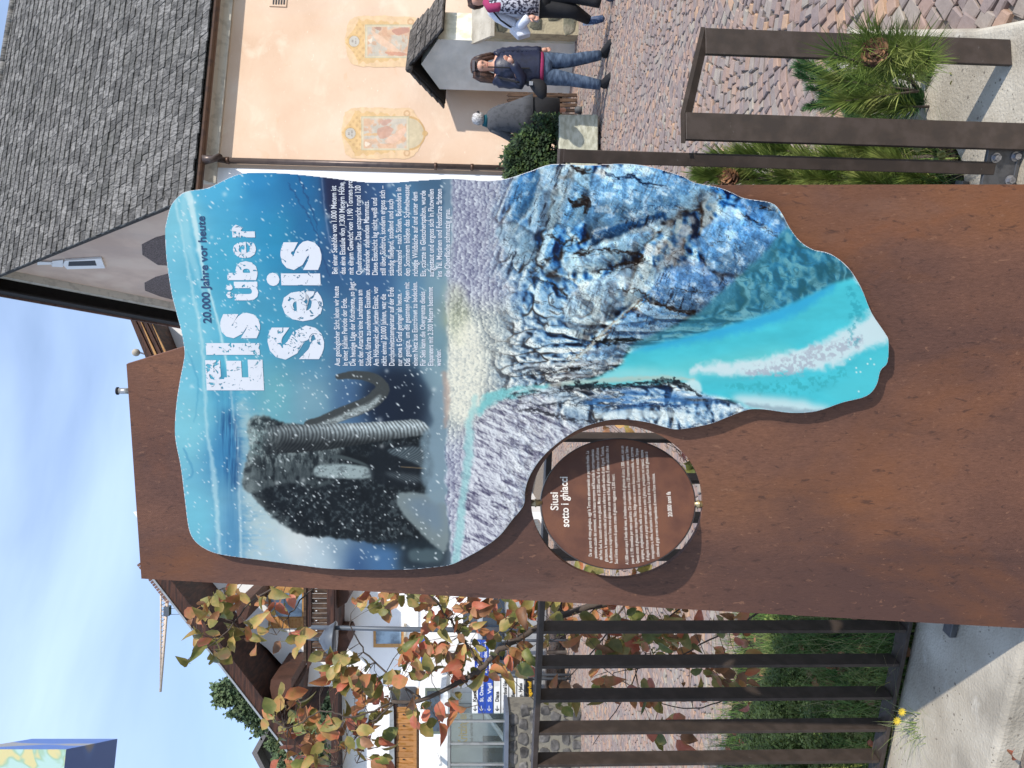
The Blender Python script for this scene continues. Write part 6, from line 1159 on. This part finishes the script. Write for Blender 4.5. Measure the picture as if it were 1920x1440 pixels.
def shoe(name, heel, toe, m, parent, h=.085, w=.046):
    d = toe-heel; d.z = 0; L2 = d.length; d.normalize(); u = Vector((-d.y, d.x, 0)); vs, fs = [], []; n = 12; prof = [(-.02, .7, .8), (.15, 1., 1.05), (.4, .95, .95), (.7, 1.05, .62), (.92, .9, .42), (1.02, .5, .28)]
    for t, ww, hh in prof:
        for k in range(n): a = 2*PI*k/n; vs.append(heel+d*t*L2+u*math.cos(a)*w*ww+Z_*(h/2*hh+math.copysign(abs(math.sin(a))**.7, math.sin(a))*h/2*hh))
    for i in range(len(prof)-1): fs += [[i*n+k, i*n+(k+1) % n, (i+1)*n+(k+1) % n, (i+1)*n+k] for k in range(n)]
    fs += [list(range(n))[::-1], list(range((len(prof)-1)*n, len(prof)*n))]; s_ = mk(name, vs, fs, m, parent, True)
    vs = [heel+d*t*L2*1.02+u*x*w*1.08+Z_*z for z in (0, .018) for t, x in ((-.03, -.7), (.3, -1), (.8, -1.05), (1.03, -.4), (1.03, .4), (.8, 1.05), (.3, 1), (-.03, .7))]; mk('sole', vs, [list(range(8))[::-1], list(range(8, 16))]+[[i, (i+1) % 8, 8+(i+1) % 8, 8+i] for i in range(8)], M['sole'], s_)
M['sole'] = mat('shoe_sole', (.10, .10, .10), rough=.7); M['navy'] = mat('navy_quilted_nylon', (.016, .020, .045), (.012, .014, .03), scale=12, rough=.42, bump=.002, bscale=40); M['denim'] = mat('blue_denim', (.055, .085, .135), (.032, .05, .085), (.095, .135, .20), scale=9, rough=.85, bump=.003, bscale=30, st=(1, 1, 2.5)); M['hair'] = mat('dark_brown_hair', (.045, .022, .015), (.025, .013, .01), (.09, .045, .03), scale=14, rough=.45, st=(4, 4, .6)); M['black_cloth'] = mat('black_cloth', (.012, .012, .014), rough=.8)
M['magenta'] = mat('magenta_knit', (.30, .03, .10), rough=.9); M['white_nylon'] = mat('white_quilted_nylon', (.72, .73, .78), (.6, .62, .68), scale=10, rough=.5, bump=.004, bscale=30); M['greyknit'] = mat('grey_wool', (.075, .078, .085), (.055, .057, .062), scale=16, rough=.95, bump=.003, bscale=80)
M['pattern'] = mat('patterned_scarf', (.16, .16, .20), (.02, .02, .035), (.42, .42, .46), scale=34, rough=.9, pos=(.44, .54)); M['teal'] = mat('teal_scarf', (.01, .10, .13), rough=.9); M['greyhair'] = mat('grey_hair', (.40, .38, .36), (.22, .21, .20), (.58, .56, .54), scale=22, rough=.6, st=(3, 3, 1)); M['shoe_blue'] = mat('blue_trainer', (.03, .055, .12), (.1, .13, .2), scale=30, rough=.6)
def face(c, r, fwd, parent, look=0):      # eyes, brows, nose, mouth on a head at c
    rt = fwd.cross(Z_).normalized()
    for s in (-1, 1):
        p = c+fwd*r*.86+rt*s*r*.36+Z_*r*.06; obox('eye', p, rt, fwd, Z_, r*.30, r*.12, r*.12, M['ink_black'], parent); obox('eyebrow', p+Z_*r*.22, rt, fwd, Z_, r*.36, r*.08, r*.06, M['hair'], parent)
    B = MB(); B.add(([c+fwd*r*.92+Z_*r*.10, c+fwd*r*.90-rt*r*.17-Z_*r*.30, c+fwd*r*.90+rt*r*.17-Z_*r*.30, c+fwd*r*1.14-Z_*r*.26], [[0, 1, 3], [0, 3, 2], [1, 2, 3]])); B.build('nose', M['skin'], parent, True); obox('mouth', c+fwd*r*.86-Z_*r*.58, rt, fwd, Z_, r*.44, r*.12, r*.10, mat('lips', (.40, .10, .09), rough=.5), parent)
# woman in the navy jacket
YW = gnd(1142, 125).y
def q1(cx, cy, d=0): return dep(860+cx/6.4, cy/6.4, YW+d)
w1_ = thing('person', gnd(1142, 128), 'woman in navy quilted jacket and blue jeans standing before the tiled pillar', 'person')
zf = q1(1790, 800).z
J_ = {'pel': q1(985, 815), 'sp': q1(800, 815), 'chest': q1(560, 815), 'neck': q1(420, 805, -.01), 'hb': q1(330, 800, -.02), 'hc': q1(265, 795, -.03), 'ht': q1(205, 790, -.02), 's1': q1(480, 665), 's2': q1(455, 960), 'e1': q1(730, 610), 'wr1': q1(985, 610, -.05), 'e2': q1(740, 985, -.05), 'wr2': q1(640, 745, -.27), 'h1': q1(1010, 735), 'h2': q1(1010, 905), 'k1': q1(1340, 728, -.03), 'k2': q1(1340, 955, -.02), 'a1': q1(1690, 662), 'a2': q1(1690, 1018)}
def body(J, parent, hr=.085):
    ks = ['pel', 'sp', 'chest', 'neck', 'hb', 'hc', 'ht', 's1', 'e1', 'wr1', 's2', 'e2', 'wr2', 'h1', 'k1', 'a1', 'h2', 'k2', 'a2']; rr = dict(pel=.13, sp=.11, chest=.13, neck=.048, hb=(.062, .062), hc=(hr, hr*1.02), ht=(.055, .06), s1=.05, e1=.038, wr1=.026, s2=.05, e2=.038, wr2=.026, h1=.075, k1=.052, a1=.036, h2=.075, k2=.052, a2=.036)
    E = [('pel', 'sp'), ('sp', 'chest'), ('chest', 'neck'), ('neck', 'hb'), ('hb', 'hc'), ('hc', 'ht'), ('chest', 's1'), ('s1', 'e1'), ('e1', 'wr1'), ('chest', 's2'), ('s2', 'e2'), ('e2', 'wr2'), ('pel', 'h1'), ('h1', 'k1'), ('k1', 'a1'), ('pel', 'h2'), ('h2', 'k2'), ('k2', 'a2')]
    return skinmesh('body', [(J[k], rr[k]) for k in ks], [(ks.index(a), ks.index(b)) for a, b in E], M['skin'], parent)
body(J_, w1_); face(q1(290, 800, -.03), .088, Vector((-.05, -1, -.05)).normalized(), w1_)
B = MB(); rings = []; n = 21
for i in range(n):
    t = i/(n-1); cx = 425+t*(975-425); a = np.interp(t, [0, .06, .14, .3, .6, .85, 1], [.075, .13, .185, .20, .195, .215, .215]); b_2 = np.interp(t, [0, .1, .3, .7, 1], [.08, .11, .145, .15, .155]); am = 1+(.045 if i % 2 else -.045); rings.append((q1(cx, 812+8*math.sin(t*3)), a*am, b_2*am))
B.add(loftv(rings, 24))
for P, r0, r1 in (([q1(455, 690), q1(520, 640), q1(730, 612, .0), q1(990, 610, -.05)], .075, .05), ([q1(440, 935), q1(520, 985), q1(740, 1000, -.06), q1(760, 930, -.18), q1(650, 760, -.27)], .08, .052)): pp, rr = quilt(P, r0, r1, 14, .08); B.add(tubev(pp, rr, 16))
B.build('jacket', M['navy'], w1_, True); obox('zip', q1(600, 812, -.158), X_, Y_, Z_, .012, .012, .5, M['black_cloth'], w1_)
mk('shirt_hem', *loftv([(q1(955, 815), .205, .15), (q1(1010, 830), .20, .15)], 24), M['magenta'], w1_, True)
B = MB()
for hp_, kn_, an_, hy in (('h1', 'k1', 'a1', 735), ('h2', 'k2', 'a2', 905)): a, b, c = J_[hp_], J_[kn_], J_[an_]; pp, rr = quilt([a+Z_*.06, a*.5+b*.5, b, b*.45+c*.55, c-Z_*.01], .105, .062, 12, .012); rr = [r*np.interp(i/12, [0, .25, .5, .7, 1], [1.02, 1, .92, .98, .95]) for i, r in enumerate(rr)]; B.add(tubev(pp, rr, 16))
B.add(loftv([(q1(985, 818), .19, .135), (q1(1060, 820), .185, .13), (q1(1110, 820), .12, .10)], 20)); B.build('jeans', M['denim'], w1_, True)
shoe('shoe', Vector((q1(1700, 650).x, YW+.04, 0)), Vector((q1(1700, 575).x, YW-.20, 0)), M['black_cloth'], w1_, .11, .05); shoe('shoe', Vector((q1(1700, 1015).x, YW+.04, 0)), Vector((q1(1700, 985).x, YW-.21, 0)), M['black_cloth'], w1_, .11, .05)
hand('hand', q1(985, 608, -.05), Vector((.1, -.2, -1)), w1_, .95); hand('hand', q1(655, 740, -.28), Vector((.35, -.1, .9)), w1_, .95)
B = MB(); B.add(tubev([q1(330, 800, .05), q1(230, 795, .02), q1(160, 790, .0), q1(140, 790, -.0)], [.095, .108, .085, .03], 18)); 
for yy, x1_ in ((735, 520), (850, 470), (905, 520), (940, 600), (700, 480), (880, 560)): B.add(tubev([q1(190, 790+(yy-790)*.75, .0), q1(270, yy+(-15 if yy < 790 else 15), -.01), q1((270+x1_)/2, yy+(-45 if yy < 790 else 40), .01), q1(x1_, yy+(-60 if yy < 790 else 60), .04)], [.04, .035, .028, .008], 8))
B.build('hair', M['hair'], w1_, True); obox('sunglasses', q1(178, 790, -.088), X_, Y_, Z_, .13, .03, .03, mat('tinted_glasses', (.10, .09, .10), rough=.15), w1_)
bag = MB(); bag.add(loftv([(q1(855, 1000, -.1), .03, .05), (q1(900, 1025, -.1), .075, .07), (q1(960, 1060, -.1), .11, .08), (q1(1010, 1080, -.1), .115, .075), (q1(1055, 1090, -.1), .07, .05)], 16)); bg_ = bag.build('handbag_body', M['black_cloth'], None, True)
hb_ = thing('handbag', q1(1060, 1080, -.1), 'black leather handbag hanging at the hip of the woman in navy', 'handbag'); bg_.parent = hb_; bg_.location = -hb_.location; mk('strap', *tubev([q1(870, 990, -.13), q1(700, 985, -.17), q1(480, 930, -.1)], .012, 6), M['black_cloth'], hb_); obox('buckle', q1(868, 1000, -.18), X_, Y_, Z_, .045, .01, .045, M['bolt'], hb_)
# woman in white jacket at the picture edge
w2_ = thing('person', gnd(1146, 10), 'walking woman in white jacket with pink and grey patterned scarf and black trousers', 'person'); YX = gnd(1146, 10).y
def q2(cx, cy, d=0): return dep(860+cx/6.4, cy/6.4, YX+d)
J_ = {'pel': q2(980, 20), 'sp': q2(780, 10), 'chest': q2(480, 0), 'neck': q2(330, -5, -.01), 'hb': q2(265, 0, -.02), 'hc': q2(200, 0, -.03), 'ht': q2(140, 0, -.02), 's1': q2(400, -130), 's2': q2(420, 150), 'e1': q2(700, -180), 'wr1': q2(900, -150, -.1), 'e2': q2(700, 320, .02), 'wr2': q2(850, 195, -.2), 'h1': q2(1010, -40), 'h2': q2(1010, 90), 'k1': q2(1340, -60, -.15), 'k2': q2(1370, 130, -.06), 'a1': q2(1700, 40, -.2), 'a2': q2(1555, 240, .2)}
body(J_, w2_); face(q2(225, 12, -.03), .088, Vector((.25, -.95, -.1)).normalized(), w2_)
B = MB(); B.add(loftv([(q2(350, 0), .09, .09), (q2(400, 5), .17, .12), (q2(600, 10), .21, .15), (q2(800, 15), .205, .155), (q2(960, 30), .23, .17)], 22))
for P in ([q2(400, 110), q2(470, 190), q2(600, 270), q2(720, 325, .02), q2(760, 285, -.1), q2(840, 205, -.2)], [q2(400, -100), q2(700, -180), q2(900, -150, -.1)]): pp, rr = quilt(P, .078, .05, 14, .035); B.add(tubev(pp, rr, 16))
B.build('jacket', M['white_nylon'], w2_, True); mk('long_scarf', *tubev([q2(340, 60, -.14), q2(520, 70, -.19), q2(760, 75, -.20), q2(960, 85, -.21)], [.05, .085, .09, .085], 12), M['pattern'], w2_, True); mk('long_scarf', *tubev([q2(340, -60, -.14), q2(620, -50, -.19), q2(900, -40, -.21)], [.05, .08, .08], 12), M['pattern'], w2_, True); mk('pink_scarf', *tubev([q2(330, 20, -.13), q2(380, 95, -.17), q2(470, 85, -.235), q2(560, 25, -.235)], [.05, .055, .05, .02], 12), M['magenta'], w2_, True)
B = MB()
for a, b, c in (('h1', 'k1', 'a1'), ('h2', 'k2', 'a2')): a, b, c = J_[a], J_[b], J_[c]; pp, rr = quilt([a+Z_*.06, b, c], .115, .055, 10, .01); B.add(tubev(pp, rr, 16))
B.add(loftv([(q2(940, 20), .20, .15), (q2(1080, 25), .17, .14)], 20)); B.build('trousers', M['black_cloth'], w2_, True)
hand('hand', q2(850, 200, -.22), Vector((-.3, -.3, -.7)), w2_, .95)
shoe('trainer', Vector((q2(1750, 65).x, YX-.16, 0)), Vector((q2(1750, 40).x, YX-.42, 0)), M['shoe_blue'], w2_, .11, .05); mk('trainer', *tubev([q2(1500, 262, .24), q2(1560, 255, .2), q2(1650, 240, .14), q2(1730, 222, .1), q2(1750, 218, .1)], [.025, .046, .048, .04, .015], 12), M['shoe_blue'], w2_, True); mk('sole', *tubev([q2(1495, 290, .24), q2(1600, 280, .18), q2(1745, 240, .12)], [.02, .022, .02], 8), M['ink_white'], w2_, True)
B = MB(); B.add(tubev([q2(280, 0, .05), q2(190, 0, .02), q2(130, 5, .0), q2(105, 8, -.0)], [.085, .108, .085, .03], 18)); B.add(tubev([q2(130, 40, .0), q2(190, 75, -.01), q2(260, 85, .02)], [.04, .04, .02], 8)); B.build('hair', M['hair'], w2_, True)
hb2 = thing('shoulder_bag', q2(760, 380, -.05), 'pale grey shoulder bag under the arm of the woman in white', 'handbag'); vs, fs = prism([q2(610, 330, -.05), q2(720, 440, -.05), q2(870, 395, -.05), q2(800, 260, -.05)], (0, .12, 0)); bevel(mk('bag_body', vs, fs, M['white_nylon'], hb2), .015); mk('strap', *tubev([q2(650, 345, -.03), q2(500, 240, -.1), q2(400, 120, -.1)], .01, 6), M['black_cloth'], hb2)
# grey haired person from behind with a pram
w3_ = thing('person', gnd(1092, 222), 'grey haired person seen from behind in a grey cape and teal scarf pushing a pram', 'person'); YO = gnd(1092, 222).y
def q3(cx, cy, d=0): return dep(860+cx/6.4, 160+cy/6.4, YO+d)
J_ = {'pel': q3(820, 350), 'sp': q3(650, 380), 'chest': q3(470, 400), 'neck': q3(330, 410), 'hb': q3(290, 410, -.01), 'hc': q3(230, 405, -.02), 'ht': q3(190, 400), 's1': q3(400, 300), 's2': q3(420, 500), 'e1': q3(600, 260, .1), 'wr1': q3(690, 330, .3), 'e2': q3(560, 560, .05), 'wr2': q3(660, 670, .15), 'h1': q3(860, 300), 'h2': q3(860, 400), 'k1': q3(1080, 290, .03), 'k2': q3(1080, 380, -.03), 'a1': q3(1290, 300, .1), 'a2': q3(1300, 400, -.1)}
body(J_, w3_, .082)
B = MB(); B.add(loftv([(q3(330, 410), .07, .08), (q3(345, 415), .12, .10), (q3(380, 420), .17, .13), (q3(470, 400), .20, .16), (q3(600, 385), .22, .18), (q3(750, 370), .27, .20), (q3(880, 365), .33, .22)], 24)); B.add(tubev([q3(400, 500), q3(520, 560, .05), q3(620, 630, .1), q3(680, 680, .15)], [.08, .075, .06, .045], 14)); B.build('cape', M['greyknit'], w3_, True)
mk('skirt', *loftv([(q3(820, 340), .20, .16), (q3(900, 330), .23, .18), (q3(1200, 330), .22, .17)], 20), M['black_cloth'], w3_, True); mk('scarf', *loftv([(q3(285, 425), .075, .08), (q3(310, 425), .085, .09), (q3(345, 425), .10, .10)], 16), M['teal'], w3_, True)
mk('hair', *tubev([q3(290, 400, -.03), q3(235, 400, -.04), q3(185, 400, -.02), q3(165, 400, .0)], [.085, .10, .075, .02], 16), M['greyhair'], w3_, True); mk('hair_clip', *tubev([q3(230, 320, -.08), q3(240, 350, -.1)], .025, 8), M['black_cloth'], w3_, True)
shoe('shoe', Vector((q3(1400, 300).x, YO-.05, 0)), Vector((q3(1400, 260).x, YO+.20, 0)), M['sole'], w3_, .12, .05); shoe('shoe', Vector((q3(1400, 400).x, YO-.08, 0)), Vector((q3(1400, 400).x, YO+.16, 0)), M['sole'], w3_, .12, .05)
hand('hand', q3(675, 675, .15), Vector((-.6, .6, -.1)), w3_, .9)
YPm = YO-.15; pr = thing('pram', dep(1100, 300, YPm), 'dark hooded pram half hidden behind the juniper bush', 'pram'); pr.location.z = 0
c = dep(975, 290, YPm); n = 14; vs = []; rr0 = .19
for i in range(9):
    t = PI*i/8
    for j in range(n): ph = PI*j/(n-1); vs.append(c+Vector((-math.cos(ph)*rr0*1.05, (i/8-.5)*.42, math.sin(ph)*rr0*1.0*(1 if i else 1.)-.02)))
fs = [[i*n+j, (i+1)*n+j, (i+1)*n+j+1, i*n+j+1] for i in range(8) for j in range(n-1)]; hd = mk('hood', vs, fs, M['greyknit'], pr, True); sld = hd.modifiers.new('t', 'SOLIDIFY'); sld.thickness = .02
mk('hood_lining', *boxv(c+Vector((0, .12, .04)), X_, Y_, Z_, .34, .1, .2), M['dark'], pr); obox('basket', c+Vector((0, 0, -.14)), X_, Y_, Z_, .40, .60, .22, M['black_cloth'], pr, .03)
for dx in (-.18, .18):
    for dy in (-.28, .28): q = Vector((c.x+dx, c.y+dy, .11)); w_ = tube('wheel', [q-X_*.02, q+X_*.02], .11, M['dark'], pr, 16); tube('frame_leg', [q, Vector((c.x+dx*.7, c.y, c.z-.2))], .012, M['lamp'], pr, 6)
tube('handle', [c+Vector((-.1, -.2, -.05)), c+Vector((-.18, -.35, .1))], .012, M['lamp'], pr, 6)
